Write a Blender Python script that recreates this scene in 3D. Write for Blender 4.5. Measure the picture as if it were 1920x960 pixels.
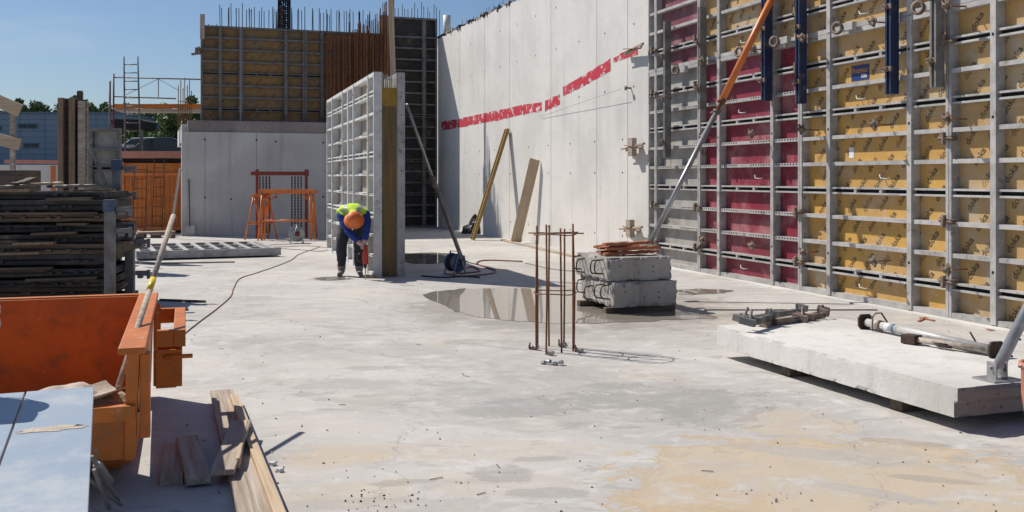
import bpy, bmesh, math, random
from mathutils import Vector, Matrix, Euler
R = math.radians
random.seed(7)
for o in list(bpy.data.objects): bpy.data.objects.remove(o, do_unlink=True)
S = bpy.context.scene
COL = S.collection
# ---------------------------------------------------------------- camera
K, HOR, H = 1900.0, 333.0, 1.6
cd = bpy.data.cameras.new('camera'); cam = bpy.data.objects.new('camera', cd); COL.objects.link(cam)
cam.location = (0, 0, H); cam.rotation_euler = (R(90), 0, 0)
cd.sensor_width = 36; cd.lens = K/1920*36; cd.shift_y = -(480-HOR)/1920
cd.clip_start = .1; cd.clip_end = 3000
S.camera = cam
# ---------------------------------------------------------------- sky and sun
SUN_EL = R(48); SH = Vector((.849, -.528)).normalized()
ldir = Vector((SH.x*math.cos(SUN_EL), SH.y*math.cos(SUN_EL), -math.sin(SUN_EL)))
W = bpy.data.worlds.new('World'); S.world = W; W.use_nodes = True
nt = W.node_tree; bg = nt.nodes['Background']
sky = nt.nodes.new('ShaderNodeTexSky'); sky.sky_type = 'NISHITA'; sky.sun_disc = False
sky.sun_elevation = SUN_EL; sky.sun_rotation = math.atan2(-SH.x, -SH.y)
sky.air_density = 1.0; sky.dust_density = .6; sky.ozone_density = 4.5
tint = nt.nodes.new('ShaderNodeMix'); tint.data_type = 'RGBA'; tint.blend_type = 'MULTIPLY'; tint.inputs[0].default_value = 1; tint.inputs[7].default_value = (.93, .98, 1.06, 1)
nt.links.new(sky.outputs[0], tint.inputs[6])
# thin high cloud streaks
tcw = nt.nodes.new('ShaderNodeTexCoord'); mpw = nt.nodes.new('ShaderNodeMapping'); mpw.inputs['Scale'].default_value = (1.2, 1.2, 9); nt.links.new(tcw.outputs['Generated'], mpw.inputs[0])
nw = nt.nodes.new('ShaderNodeTexNoise'); nw.inputs['Scale'].default_value = 2.2; nw.inputs['Detail'].default_value = 7; nw.inputs['Roughness'].default_value = .6; nt.links.new(mpw.outputs[0], nw.inputs['Vector'])
mrw = nt.nodes.new('ShaderNodeMapRange'); mrw.interpolation_type = 'SMOOTHSTEP'; nt.links.new(nw.outputs['Fac'], mrw.inputs[0]); mrw.inputs[1].default_value = .5; mrw.inputs[2].default_value = .78; mrw.inputs[4].default_value = .35
cw_ = nt.nodes.new('ShaderNodeMix'); cw_.data_type = 'RGBA'; nt.links.new(mrw.outputs[0], cw_.inputs[0]); nt.links.new(tint.outputs[2], cw_.inputs[6]); cw_.inputs[7].default_value = (7.5, 8.2, 9.2, 1)
nt.links.new(cw_.outputs[2], bg.inputs[0]); bg.inputs[1].default_value = .072
sl = bpy.data.lights.new('sun', 'SUN'); sl.energy = 4.8; sl.angle = R(.5); sl.color = (1, .935, .835)
so = bpy.data.objects.new('sun', sl); COL.objects.link(so); so.location = (-20, 20, 40)
so.rotation_euler = ldir.to_track_quat('-Z', 'Y').to_euler()
S.view_settings.view_transform = 'Standard'; S.view_settings.look = 'None'
S.view_settings.exposure = 0.12; S.view_settings.gamma = 1

# ---------------------------------------------------------------- helpers
def G(px, py, z=0.0):
    Y = (H-z)*K/(py-HOR); return Vector(((px-960)/K*Y, Y, z))
def P(px, py, Y):
    return Vector(((px-960)/K*Y, Y, H-(py-HOR)/K*Y))

def nmix(nt, a, b, fac):
    m = nt.nodes.new('ShaderNodeMix'); m.data_type = 'RGBA'
    for sock, v in ((m.inputs[0], fac), (m.inputs[6], a), (m.inputs[7], b)):
        if isinstance(v, bpy.types.NodeSocket): nt.links.new(v, sock)
        elif isinstance(v, (int, float)): sock.default_value = v
        else: sock.default_value = (*v, 1)
    return m.outputs[2]
def nmath(nt, op, a, b=0.0, c=0.0, clamp=False):
    m = nt.nodes.new('ShaderNodeMath'); m.operation = op; m.use_clamp = clamp
    for i, v in enumerate((a, b, c)):
        if isinstance(v, bpy.types.NodeSocket): nt.links.new(v, m.inputs[i])
        else: m.inputs[i].default_value = v
    return m.outputs[0]
def nnoise(nt, vec, scale, detail=4, rough=.55, dist=0):
    n = nt.nodes.new('ShaderNodeTexNoise'); n.inputs['Scale'].default_value = scale
    n.inputs['Detail'].default_value = detail; n.inputs['Roughness'].default_value = rough
    n.inputs['Distortion'].default_value = dist
    if vec: nt.links.new(vec, n.inputs['Vector'])
    return n.outputs['Fac']
def nramp(nt, v, lo, hi):
    m = nt.nodes.new('ShaderNodeMapRange'); m.interpolation_type = 'SMOOTHSTEP'
    nt.links.new(v, m.inputs[0]); m.inputs[1].default_value = lo; m.inputs[2].default_value = hi
    return m.outputs[0]
def coords(nt, scale=(1, 1, 1), rnd=True):
    tc = nt.nodes.new('ShaderNodeTexCoord'); mp = nt.nodes.new('ShaderNodeMapping')
    nt.links.new(tc.outputs['Object'], mp.inputs[0]); mp.inputs['Scale'].default_value = scale
    if rnd:
        oi = nt.nodes.new('ShaderNodeObjectInfo'); k = nmath(nt, 'MULTIPLY', oi.outputs['Random'], 37.0)
        cb = nt.nodes.new('ShaderNodeCombineXYZ')
        for i in range(3): nt.links.new(k, cb.inputs[i])
        nt.links.new(cb.outputs[0], mp.inputs['Location'])
    return mp.outputs[0]
def mat(name, c1, c2=None, rough=.6, scale=4, stretch=(1, 1, 1), metal=0, bump=.15, dirt=None, dirt_amt=.5, dirt_scale=1.5, bscale=None, spec=.5, vary=0, splash=None, splash_amt=.6):
    m = bpy.data.materials.new(name); m.use_nodes = True; nt = m.node_tree; b = nt.nodes['Principled BSDF']
    v = coords(nt, stretch)
    if c2 is None: c2 = tuple(x*.72 for x in c1)
    n1 = nnoise(nt, v, scale, 6, .6)
    col = nmix(nt, c1, c2, nramp(nt, n1, .35, .68))
    if dirt:
        n2 = nnoise(nt, v, dirt_scale, 7, .68)
        col = nmix(nt, col, dirt, nramp(nt, n2, .62-.2*dirt_amt, .72))
    if splash:
        n7 = nnoise(nt, v, 9, 8, .8, 1.5); n8 = nnoise(nt, v, .9, 4, .6)
        col = nmix(nt, col, splash, nmath(nt, 'MULTIPLY', nmath(nt, 'MULTIPLY', nramp(nt, n7, .56, .64), nramp(nt, n8, .42, .58)), splash_amt))
    if vary:
        oi = nt.nodes.new('ShaderNodeObjectInfo'); hs = nt.nodes.new('ShaderNodeHueSaturation'); nt.links.new(col, hs.inputs['Color'])
        mr = nt.nodes.new('ShaderNodeMapRange'); nt.links.new(oi.outputs['Random'], mr.inputs[0]); mr.inputs[3].default_value = 1-vary; mr.inputs[4].default_value = 1+vary
        nt.links.new(mr.outputs[0], hs.inputs['Value']); nt.links.new(mr.outputs[0], hs.inputs['Saturation']); col = hs.outputs[0]
    nt.links.new(col, b.inputs['Base Color'])
    b.inputs['Metallic'].default_value = metal; b.inputs['Specular IOR Level'].default_value = spec
    r = nt.nodes.new('ShaderNodeMapRange'); nt.links.new(n1, r.inputs[0]); r.inputs[3].default_value = max(.03, rough-.12); r.inputs[4].default_value = min(1, rough+.15)
    nt.links.new(r.outputs[0], b.inputs['Roughness'])
    if bump:
        n3 = nnoise(nt, v, bscale or scale*7, 5, .6)
        bp = nt.nodes.new('ShaderNodeBump'); bp.inputs['Strength'].default_value = bump; bp.inputs['Distance'].default_value = .02
        nt.links.new(n3, bp.inputs['Height']); nt.links.new(bp.outputs[0], b.inputs['Normal'])
    return m

M = {}
M['galv'] = mat('galvanised_frame', (.47, .46, .45), (.33, .325, .32), .55, 6, vary=.1, splash=(.55, .53, .5), dirt=(.20, .17, .145), dirt_amt=.35, dirt_scale=5, bump=.1, metal=.15)
M['galv_light'] = mat('pale_galvanised_frame', (.68, .68, .67), (.55, .55, .54), .5, 6, dirt=(.3, .27, .24), dirt_amt=.3, dirt_scale=5, bump=.1)
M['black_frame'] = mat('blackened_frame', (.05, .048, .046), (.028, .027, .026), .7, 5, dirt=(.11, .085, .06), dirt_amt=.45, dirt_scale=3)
M['far_frame'] = mat('far_grey_frame', (.16, .15, .14), (.11, .10, .095), .7, 5, dirt=(.1, .07, .05), dirt_amt=.5, dirt_scale=4)  # grey darkened, the far panels' shade is put into the colour
M['ply_far'] = mat('shaded_dirty_yellow_plywood', (.25, .135, .035), (.16, .10, .045), .6, .9, dirt=(.20, .15, .10), dirt_amt=.85, dirt_scale=1.1, bump=.05)  # yellow darkened as painted shade on the far panels, with dirt mixed in
M['ply_beige'] = mat('beige_plywood', (.33, .26, .20), (.28, .27, .25), .7, .7, dirt=(.17, .14, .12), dirt_amt=.6, bump=.05)
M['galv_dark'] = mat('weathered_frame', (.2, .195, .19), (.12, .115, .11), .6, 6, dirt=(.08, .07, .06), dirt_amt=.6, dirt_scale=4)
M['steel'] = mat('zinc_steel', (.42, .42, .42), (.3, .3, .31), .4, 7, metal=.6, bump=.06)
M['slot'] = mat('dark_slot', (.012, .012, .013), None, .9, bump=0)
M['ply_yellow'] = mat('yellow_film_plywood', (.56, .33, .09), (.44, .265, .09), .45, 1.7, dirt=(.47, .39, .28), dirt_amt=.9, dirt_scale=1.5, bump=.05, vary=.12, splash=(.55, .5, .43))
M['ply_red'] = mat('red_film_plywood', (.22, .032, .052), (.15, .032, .045), .5, 2, dirt=(.34, .16, .17), dirt_amt=.9, dirt_scale=1.8, bump=.05, vary=.15, splash=(.42, .28, .28))
M['ply_grey'] = mat('grey_film_plywood', (.40, .385, .355), (.30, .29, .265), .6, 3, dirt=(.22, .2, .18), dirt_amt=.5, bump=.05)
M['ply_brown'] = mat('brown_plywood', (.33, .23, .15), (.22, .15, .10), .6, 3, dirt=(.12, .09, .07), dirt_amt=.6, bump=.05)
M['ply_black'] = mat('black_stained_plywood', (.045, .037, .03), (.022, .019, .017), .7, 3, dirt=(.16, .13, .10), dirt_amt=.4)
M['ink'] = mat('printed_ink', (.075, .05, .03), (.12, .08, .04), .6, 8, dirt=(.42, .25, .08), dirt_amt=.75, dirt_scale=3.5, bump=0)
M['label_blue'] = mat('sticker_blue', (.015, .04, .17), None, .4, bump=0)
M['label_orange'] = mat('sticker_orange', (.65, .25, .04), None, .4, bump=0)
M['label_white'] = mat('sticker_white', (.75, .76, .78), None, .4, bump=0)
M['label_yellow'] = mat('sticker_yellow', (.8, .55, .03), None, .4, bump=0)
M['rust'] = mat('rusty_steel', (.25, .105, .045), (.14, .06, .03), .85, 12, bump=.2)
M['rust_dark'] = mat('dark_rust', (.07, .035, .022), (.035, .022, .018), .85, 12, bump=.2)
M['cast'] = mat('rusty_casting', (.26, .20, .16), (.13, .09, .07), .7, 14, metal=.2, bump=.25)
M['blue'] = mat('blue_paint', (.014, .03, .09), (.01, .02, .055), .4, 5, dirt=(.1, .1, .1), dirt_amt=.35, dirt_scale=6, bump=.05)
M['blue_worn'] = mat('worn_blue_paint', (.04, .08, .16), (.07, .08, .09), .6, 6, dirt=(.16, .14, .12), dirt_amt=.7, dirt_scale=7)
M['blue_light'] = mat('light_blue_paint', (.05, .12, .25), (.08, .11, .16), .5, 6, dirt=(.2, .2, .2), dirt_amt=.5, dirt_scale=6)
M['orange'] = mat('orange_paint', (.58, .155, .008), (.45, .115, .01), .5, 2.5, dirt=(.30, .12, .03), dirt_amt=.5, dirt_scale=5, bump=.08, splash=(.5, .42, .34), splash_amt=.75)
M['orange_prop'] = mat('orange_prop_paint', (.70, .19, .03), (.55, .15, .04), .4, 4, dirt=(.36, .2, .12), dirt_amt=.45, dirt_scale=6, bump=.05)
M['redpaint'] = mat('dark_red_paint', (.22, .03, .02), (.15, .03, .02), .5, 6)
M['wood'] = mat('sawn_timber', (.56, .43, .29), (.42, .305, .20), .8, 3, (.5, 14, 14), dirt=(.5, .42, .34), dirt_amt=.6, dirt_scale=.8, bump=.3)
M['wood_grey'] = mat('weathered_timber', (.43, .355, .285), (.27, .21, .165), .85, 3, (.5, 16, 16), dirt=(.55, .51, .46), dirt_amt=.8, dirt_scale=.8, bump=.4)
M['wood_brown'] = mat('brown_timber', (.26, .18, .11), (.17, .12, .075), .8, 5, (5, 5, .4), bump=.3)
M['wood_dark'] = mat('dark_timber', (.14, .10, .07), (.07, .05, .04), .8, 5, (.3, 5, 5), bump=.3)
M['wood_yellow'] = mat('yellow_glazed_timber', (.34, .21, .055), (.22, .14, .05), .6, 4, (5, 5, .4), dirt=(.18, .13, .07), dirt_amt=.55, dirt_scale=2)
M['wood_red'] = mat('reddish_timber', (.48, .15, .06), (.28, .09, .045), .8, 5, (.6, 9, 9), dirt=(.35, .24, .17), dirt_amt=.7, dirt_scale=2, bump=.4)
M['stopboard'] = mat('stained_stop_board', (.17, .105, .035), (.09, .06, .03), .6, 4, (5, 5, .4), dirt=(.25, .15, .03), dirt_amt=.5, dirt_scale=2)
M['yellowcap'] = mat('yellow_board_paint', (.33, .20, .02), None, .6, 5)
M['bluesheet'] = mat('blue_grey_sheet', (.32, .38, .45), (.25, .32, .41), .42, 1.5, dirt=(.50, .51, .50), dirt_amt=.95, dirt_scale=2.6, bump=.08, spec=.5)
M['white'] = mat('white_plastic', (.70, .69, .65), (.58, .56, .52), .55, 5, dirt=(.36, .33, .29), dirt_amt=.75, dirt_scale=4)
M['black'] = mat('black_plastic', (.012, .012, .013), (.02, .02, .02), .35, 8, bump=.3)
M['rubber'] = mat('dark_rubber', (.05, .035, .03), None, .7, bump=0)
M['cable_red'] = mat('red_cable', (.30, .13, .08), (.2, .09, .06), .6, bump=0)
M['terracotta'] = mat('terracotta_plastic', (.50, .20, .14), (.42, .17, .12), .6, 3)
M['sand'] = mat('heap_of_sand', (.58, .50, .42), (.46, .39, .32), .95, 20, bump=.5)
M['leaf'] = mat('leaf_green', (.13, .20, .055), (.07, .12, .035), .6, 1.2, bump=0)
M['leaf2'] = mat('leaf_olive', (.19, .23, .085), (.10, .14, .05), .6, 1.2, bump=0)
M['bark'] = mat('bark', (.1, .07, .05), None, .9)
M['glass'] = mat('dark_glass', (.02, .035, .06), (.02, .03, .05), .1, bump=0)
M['carpaint'] = mat('dark_blue_car_paint', (.02, .035, .055), None, .25, bump=0)
M['carwhite'] = mat('white_car_paint', (.65, .66, .68), None, .25, bump=0)

# concrete ------------------------------------------------------
def concrete(name, c1, c2, streak=True, pores=False, stain=(.30, .28, .26), amt=.35):
    m = bpy.data.materials.new(name); m.use_nodes = True; nt = m.node_tree; b = nt.nodes['Principled BSDF']
    v = coords(nt, rnd=False)
    n1 = nnoise(nt, v, .55, 8, .62, .4); n2 = nnoise(nt, v, 9, 6, .7)
    col = nmix(nt, c1, c2, nramp(nt, n1, .36, .66))
    col = nmix(nt, col, tuple(x*.78 for x in c2), nmath(nt, 'MULTIPLY', nramp(nt, n2, .5, .75), .45))
    if streak:
        v2 = coords(nt, (3.0, 3.0, .16), False); n3 = nnoise(nt, v2, 1.4, 6, .65)
        col = nmix(nt, col, stain, nmath(nt, 'MULTIPLY', nramp(nt, n3, .5, .74), amt))
    hgt = n2
    if pores:
        vo = nt.nodes.new('ShaderNodeTexVoronoi'); vo.inputs['Scale'].default_value = 16; nt.links.new(v, vo.inputs['Vector'])
        pm = nmath(nt, 'LESS_THAN', vo.outputs['Distance'], .22)
        n4 = nramp(nt, nnoise(nt, v, 4, 3), .48, .55)
        pm = nmath(nt, 'MULTIPLY', pm, n4)
        col = nmix(nt, col, (.1, .09, .08), pm)
    nt.links.new(col, b.inputs['Base Color']); b.inputs['Roughness'].default_value = .85
    bp = nt.nodes.new('ShaderNodeBump'); bp.inputs['Strength'].default_value = .25; bp.inputs['Distance'].default_value = .02
    n5 = nnoise(nt, v, 40, 5, .7)
    nt.links.new(nmath(nt, 'ADD', hgt, nmath(nt, 'MULTIPLY', n5, .5)), bp.inputs['Height']); nt.links.new(bp.outputs[0], b.inputs['Normal'])
    return m
M['conc_wall'] = concrete('pale_wall_concrete', (.68, .665, .64), (.58, .57, .55), amt=.45, stain=(.46, .45, .43))
M['conc_back'] = concrete('grey_wall_concrete', (.56, .555, .54), (.45, .44, .43), amt=.5)
M['conc_block'] = concrete('block_concrete', (.40, .38, .35), (.26, .245, .22), streak=True, pores=True, stain=(.17, .14, .11), amt=.55)
M['conc_slab'] = concrete('slab_concrete', (.66, .64, .61), (.50, .485, .455), streak=True, pores=False, stain=(.42, .40, .37), amt=.55)
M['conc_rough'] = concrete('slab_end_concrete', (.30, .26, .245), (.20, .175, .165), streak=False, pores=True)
M['seam'] = mat('joint_line', (.3, .29, .28), None, .9, bump=0)
M['hole'] = mat('tie_hole', (.06, .06, .065), None, .9, bump=0)

def floor_material():
    m = bpy.data.materials.new('floor_concrete'); m.use_nodes = True; nt = m.node_tree; b = nt.nodes['Principled BSDF']
    tc = nt.nodes.new('ShaderNodeTexCoord'); v = tc.outputs['Object']
    mp = nt.nodes.new('ShaderNodeMapping'); nt.links.new(v, mp.inputs[0]); mp.inputs['Rotation'].default_value = (0, 0, R(-20)); mp.inputs['Scale'].default_value = (.75, 1.05, 1)
    vs = mp.outputs[0]
    big = nnoise(nt, vs, .45, 8, .62, .6); mid = nnoise(nt, vs, 1.7, 8, .65, 1.0); fine = nnoise(nt, v, 22, 5, .75); med = nnoise(nt, v, 6, 6, .7, .5)
    col = nmix(nt, (.49, .475, .45), (.405, .39, .37), nramp(nt, big, .38, .62))
    col = nmix(nt, col, (.35, .335, .315), nmath(nt, 'MULTIPLY', nramp(nt, mid, .50, .68), .7))
    m3 = nnoise(nt, v, 11, 7, .8, .6); col = nmix(nt, col, (.31, .295, .28), nmath(nt, 'MULTIPLY', nramp(nt, m3, .56, .66), .38))
    m2 = nnoise(nt, vs, 3.1, 7, .7, 1.4)
    col = nmix(nt, col, (.58, .565, .54), nmath(nt, 'MULTIPLY', nramp(nt, m2, .50, .66), .55))
    warm = nnoise(nt, v, .7, 5, .6, .5)
    col = nmix(nt, col, (.56, .47, .37), nmath(nt, 'MULTIPLY', nramp(nt, warm, .5, .72), .38))
    sep = nt.nodes.new('ShaderNodeSeparateXYZ'); nt.links.new(v, sep.inputs[0])
    def blot(px, py, hw, hh, color, amt, ragged=.9, edge=.16, rot=0.0, rim=None):
        c = G(px, py); rx = hw*c.y/K; ry = (G(px, py-hh).y-G(px, py+hh).y)/2
        dx = nmath(nt, 'SUBTRACT', sep.outputs[0], c.x); dy = nmath(nt, 'SUBTRACT', sep.outputs[1], c.y)
        cs, sn = math.cos(rot), math.sin(rot)
        a = nmath(nt, 'ADD', nmath(nt, 'MULTIPLY', dx, cs/rx), nmath(nt, 'MULTIPLY', dy, sn/rx))
        e = nmath(nt, 'SUBTRACT', nmath(nt, 'MULTIPLY', dy, cs/ry), nmath(nt, 'MULTIPLY', dx, sn/ry))
        d = nmath(nt, 'SQRT', nmath(nt, 'ADD', nmath(nt, 'MULTIPLY', a, a), nmath(nt, 'MULTIPLY', e, e)))
        d = nmath(nt, 'ADD', d, nmath(nt, 'MULTIPLY', nmath(nt, 'SUBTRACT', mid, .5), ragged*3.2))
        d = nmath(nt, 'ADD', d, nmath(nt, 'MULTIPLY', nmath(nt, 'SUBTRACT', med, .5), ragged*2.4))
        d = nmath(nt, 'ADD', d, nmath(nt, 'MULTIPLY', nmath(nt, 'SUBTRACT', fine, .5), ragged*1.1))
        msk = nmath(nt, 'MULTIPLY', nramp(nt, nmath(nt, 'SUBTRACT', 1.0, d), -edge*.6, edge*.6), nramp(nt, sp2, .70, .45))
        nonlocal col
        col = nmix(nt, col, color, nmath(nt, 'MULTIPLY', msk, amt))
        if rim:
            bd = nmath(nt, 'ABSOLUTE', nmath(nt, 'SUBTRACT', d, .93)); col = nmix(nt, col, rim, nmath(nt, 'MULTIPLY', nramp(nt, bd, .14, .02), .45))
        return msk
    sp1 = nnoise(nt, vs, 1.15, 9, .72, .8)
    col = nmix(nt, col, (.33, .315, .30), nmath(nt, 'MULTIPLY', nramp(nt, sp1, .565, .59), .62))
    sp2 = nnoise(nt, vs, 2.6, 9, .75, .5)
    col = nmix(nt, col, (.60, .585, .56), nmath(nt, 'MULTIPLY', nramp(nt, sp2, .54, .64), .4))
    sand = (.50, .405, .285); wet = (.30, .29, .275)
    blot(1600, 905, 400, 95, sand, .8, .55, .07, 0, (.40, .29, .17)); blot(1330, 935, 120, 36, (.47, .35, .215), .55, .6, .1)
    blot(1500, 800, 120, 30, sand, .55, .7)
    blot(900, 845, 250, 20, sand, .32, .9); blot(640, 930, 170, 26, sand, .42, .9); blot(950, 905, 160, 24, sand, .22, .9)
    blot(620, 860, 100, 14, sand, .5, .9)
    blot(1000, 590, 170, 8, sand, .35, .8); blot(1430, 610, 90, 20, (.58, .45, .33), .4, .8); blot(840, 580, 50, 14, sand, .35)
    blot(1235, 745, 175, 26, wet, .85, .95, .06); blot(960, 765, 95, 16, wet, .7, 1.0, .06); blot(1320, 775, 100, 26, wet, .65, 1.0, .06); blot(1120, 800, 70, 9, wet, .6, .9, .06); blot(880, 735, 50, 8, wet, .5, .9, .06); blot(1180, 665, 60, 6, wet, .5, .8); blot(660, 720, 90, 10, wet, .45, 1.0); blot(430, 640, 60, 12, wet, .45, .9)
    blot(1640, 855, 90, 20, (.42, .375, .31), .85, .5, .1); blot(940, 890, 60, 18, wet, .75, .6); blot(1030, 925, 70, 10, wet, .6, .6)
    blot(1040, 700, 130, 14, wet, .4, .9); blot(620, 523, 40, 4, (.25, .24, .23), .8, .4); blot(770, 533, 26, 3, wet, .9, .4)
    blot(700, 950, 240, 20, (.36, .34, .31), .6, .7); blot(560, 640, 120, 18, wet, .3, .9); blot(760, 655, 100, 12, wet, .3, .9)
    blot(620, 800, 110, 20, (.50, .45, .42), .5, .8)
    blot(1050, 572, 330, 52, (.37, .345, .31), .55, .5, .3); dampm = blot(1060, 572, 290, 40, (.27, .25, .22), .7, .28, .2)
    blot(1560, 855, 190, 10, (.36, .35, .335), .55, .5, .2, R(-24)); blot(1640, 925, 130, 8, (.36, .35, .34), .7, .4, .2, R(-38))
    for cx_, cy_, hw_, hh_, rt in ((760, 905, 60, 5, .2), (820, 870, 50, 4, -.1), (1010, 860, 60, 5, .1), (700, 690, 60, 4, 0), (1420, 700, 60, 5, -.2), (1700, 830, 90, 5, -.35), (1760, 900, 80, 6, -.3), (480, 560, 50, 4, .1), (900, 640, 80, 4, 0)):
        blot(cx_, cy_, hw_, hh_, (.27, .255, .235), .5, .7, .25, rt)
    # tyre and trowel arcs
    ringc = G(1290, 1020); dx = nmath(nt, 'SUBTRACT', sep.outputs[0], ringc.x); dy = nmath(nt, 'SUBTRACT', sep.outputs[1], ringc.y)
    d = nmath(nt, 'SQRT', nmath(nt, 'ADD', nmath(nt, 'MULTIPLY', dx, dx), nmath(nt, 'MULTIPLY', dy, dy)))
    sp = nmath(nt, 'ADD', nmath(nt, 'MULTIPLY', nmath(nt, 'SINE', nmath(nt, 'ADD', nmath(nt, 'MULTIPLY', d, 21.0), nmath(nt, 'MULTIPLY', med, 5.0))), .5), .5)
    col = nmix(nt, col, (.38, .36, .34), nmath(nt, 'MULTIPLY', nmath(nt, 'MULTIPLY', sp, nramp(nt, mid, .48, .6)), .22))
    col = nmix(nt, col, (.30, .285, .27), nmath(nt, 'MULTIPLY', nramp(nt, fine, .60, .76), .35))
    vo = nt.nodes.new('ShaderNodeTexVoronoi'); vo.inputs['Scale'].default_value = 5.5; nt.links.new(v, vo.inputs['Vector'])
    col = nmix(nt, col, (.1, .085, .07), nmath(nt, 'MULTIPLY', nmath(nt, 'MULTIPLY', nmath(nt, 'LESS_THAN', vo.outputs['Distance'], .035), nmath(nt, 'GREATER_THAN', big, .52)), .6))
    # hairline cracks
    vc = nt.nodes.new('ShaderNodeTexVoronoi'); vc.feature = 'DISTANCE_TO_EDGE'; vc.inputs['Scale'].default_value = .33
    wv = nt.nodes.new('ShaderNodeVectorMath'); wv.operation = 'ADD'; nt.links.new(v, wv.inputs[0])
    cx = nt.nodes.new('ShaderNodeCombineXYZ'); nt.links.new(mid, cx.inputs[0]); nt.links.new(big, cx.inputs[1]); nt.links.new(cx.outputs[0], wv.inputs[1]); nt.links.new(wv.outputs[0], vc.inputs['Vector'])
    col = nmix(nt, col, (.27, .25, .23), nmath(nt, 'MULTIPLY', nmath(nt, 'LESS_THAN', vc.outputs['Distance'], .0022), .5))
    nt.links.new(col, b.inputs['Base Color'])
    rr = nmath(nt, 'SUBTRACT', .8, nmath(nt, 'MULTIPLY', dampm, .22)); nt.links.new(rr, b.inputs['Roughness'])
    bp = nt.nodes.new('ShaderNodeBump'); bp.inputs['Strength'].default_value = .3; bp.inputs['Distance'].default_value = .015
    nt.links.new(nmath(nt, 'ADD', med, nmath(nt, 'MULTIPLY', fine, .6)), bp.inputs['Height']); nt.links.new(bp.outputs[0], b.inputs['Normal'])
    return m

# ---------------------------------------------------------------- mesh builder
class MB:
    def __init__(s): s.v = []; s.f = []; s.m = []; s.sm = []
    def add(s, vs, fs, m=0, smooth=False, X=None):
        o = len(s.v)
        s.v += [tuple(X @ Vector(p)) if X is not None else tuple(p) for p in vs]
        for f in fs: s.f.append([i+o for i in f]); s.m.append(m); s.sm.append(smooth)
        return s
    def box(s, x0, x1, y0, y1, z0, z1, m=0, X=None):
        return s.add([(x0,y0,z0),(x1,y0,z0),(x1,y1,z0),(x0,y1,z0),(x0,y0,z1),(x1,y0,z1),(x1,y1,z1),(x0,y1,z1)],
                     [(0,3,2,1),(4,5,6,7),(0,1,5,4),(1,2,6,5),(2,3,7,6),(3,0,4,7)], m, False, X)
    def bar(s, p, q, w, h, m=0, up=(0, 0, 1)):
        p = Vector(p); q = Vector(q); X = frame(p, q, up); L = (q-p).length
        return s.box(0, L, -w/2, w/2, -h/2, h/2, m, X)
    def tube(s, pts, r, n=8, m=0, cap=True, r2=None):
        pts = [Vector(p) for p in pts]; rings = []; vs = []; fs = []
        prev = None
        for i, p in enumerate(pts):
            d = (pts[min(i+1, len(pts)-1)]-pts[max(i-1, 0)]).normalized()
            if prev is None:
                a = d.orthogonal().normalized()
            else:
                a = (prev-d*prev.dot(d)).normalized()
            prev = a; b = d.cross(a); rr = r if r2 is None else r+(r2-r)*i/max(1, len(pts)-1)
            for k in range(n):
                t = 2*math.pi*k/n; vs.append(p+(a*math.cos(t)+b*math.sin(t))*rr)
        for i in range(len(pts)-1):
            for k in range(n): fs.append((i*n+k, i*n+(k+1) % n, (i+1)*n+(k+1) % n, (i+1)*n+k))
        s.add(vs, fs, m, n > 5)
        if cap:
            o = len(s.v)-len(vs); s.f.append([o+k for k in range(n)][::-1]); s.m.append(m); s.sm.append(False)
            o2 = len(s.v)-n; s.f.append([o2+k for k in range(n)]); s.m.append(m); s.sm.append(False)
        return s
    def lathe(s, prof, n=24, m=0, X=None, smooth=True):
        vs = []; fs = []
        for (r, z) in prof:
            for k in range(n): t = 2*math.pi*k/n; vs.append((r*math.cos(t), r*math.sin(t), z))
        for i in range(len(prof)-1):
            for k in range(n): fs.append((i*n+k, i*n+(k+1) % n, (i+1)*n+(k+1) % n, (i+1)*n+k))
        return s.add(vs, fs, m, smooth, X)
    def prism(s, poly, a, b, m=0, axis='z', X=None):
        n = len(poly)
        def pt(u, v, w): return (u, v, w) if axis == 'z' else ((u, w, v) if axis == 'y' else (w, u, v))
        vs = [pt(u, v, a) for u, v in poly]+[pt(u, v, b) for u, v in poly]
        fs = [tuple(range(n))[::-1], tuple(range(n, 2*n))]+[(i, (i+1) % n, n+(i+1) % n, n+i) for i in range(n)]
        return s.add(vs, fs, m, False, X)
    def build(s, name, mats, parent=None, loc=None, rz=None, bevel=0, mw=None, fixn=True):
        me = bpy.data.meshes.new(name); me.from_pydata(s.v, [], s.f)
        if not isinstance(mats, (list, tuple)): mats = [mats]
        for mm in mats: me.materials.append(M[mm] if isinstance(mm, str) else mm)
        me.polygons.foreach_set('material_index', s.m); me.polygons.foreach_set('use_smooth', s.sm)
        if fixn:
            bm = bmesh.new(); bm.from_mesh(me); bmesh.ops.recalc_face_normals(bm, faces=bm.faces); bm.to_mesh(me); bm.free()
        me.update()
        o = bpy.data.objects.new(name, me); COL.objects.link(o)
        if parent: o.parent = parent
        if loc is not None: o.location = loc
        if rz is not None: o.rotation_euler = (0, 0, rz)
        if mw is not None: o.matrix_world = mw
        if bevel:
            b = o.modifiers.new('bevel', 'BEVEL'); b.width = bevel; b.segments = 2; b.limit_method = 'ANGLE'; b.angle_limit = R(40)
        return o
def frame(p, q, up=(0, 0, 1)):
    p = Vector(p); q = Vector(q); x = (q-p).normalized(); up = Vector(up)
    if abs(x.dot(up)) > .98: up = Vector((0, 1, 0))
    y = up.cross(x).normalized(); z = x.cross(y)
    return Matrix(((x.x, y.x, z.x, p.x), (x.y, y.y, z.y, p.y), (x.z, y.z, z.z, p.z), (0, 0, 0, 1)))
def tag(o, label=None, cat=None, group=None, kind=None):
    if label: o['label'] = label
    if cat: o['category'] = cat
    if group: o['group'] = group
    if kind: o['kind'] = kind
    return o
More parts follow.
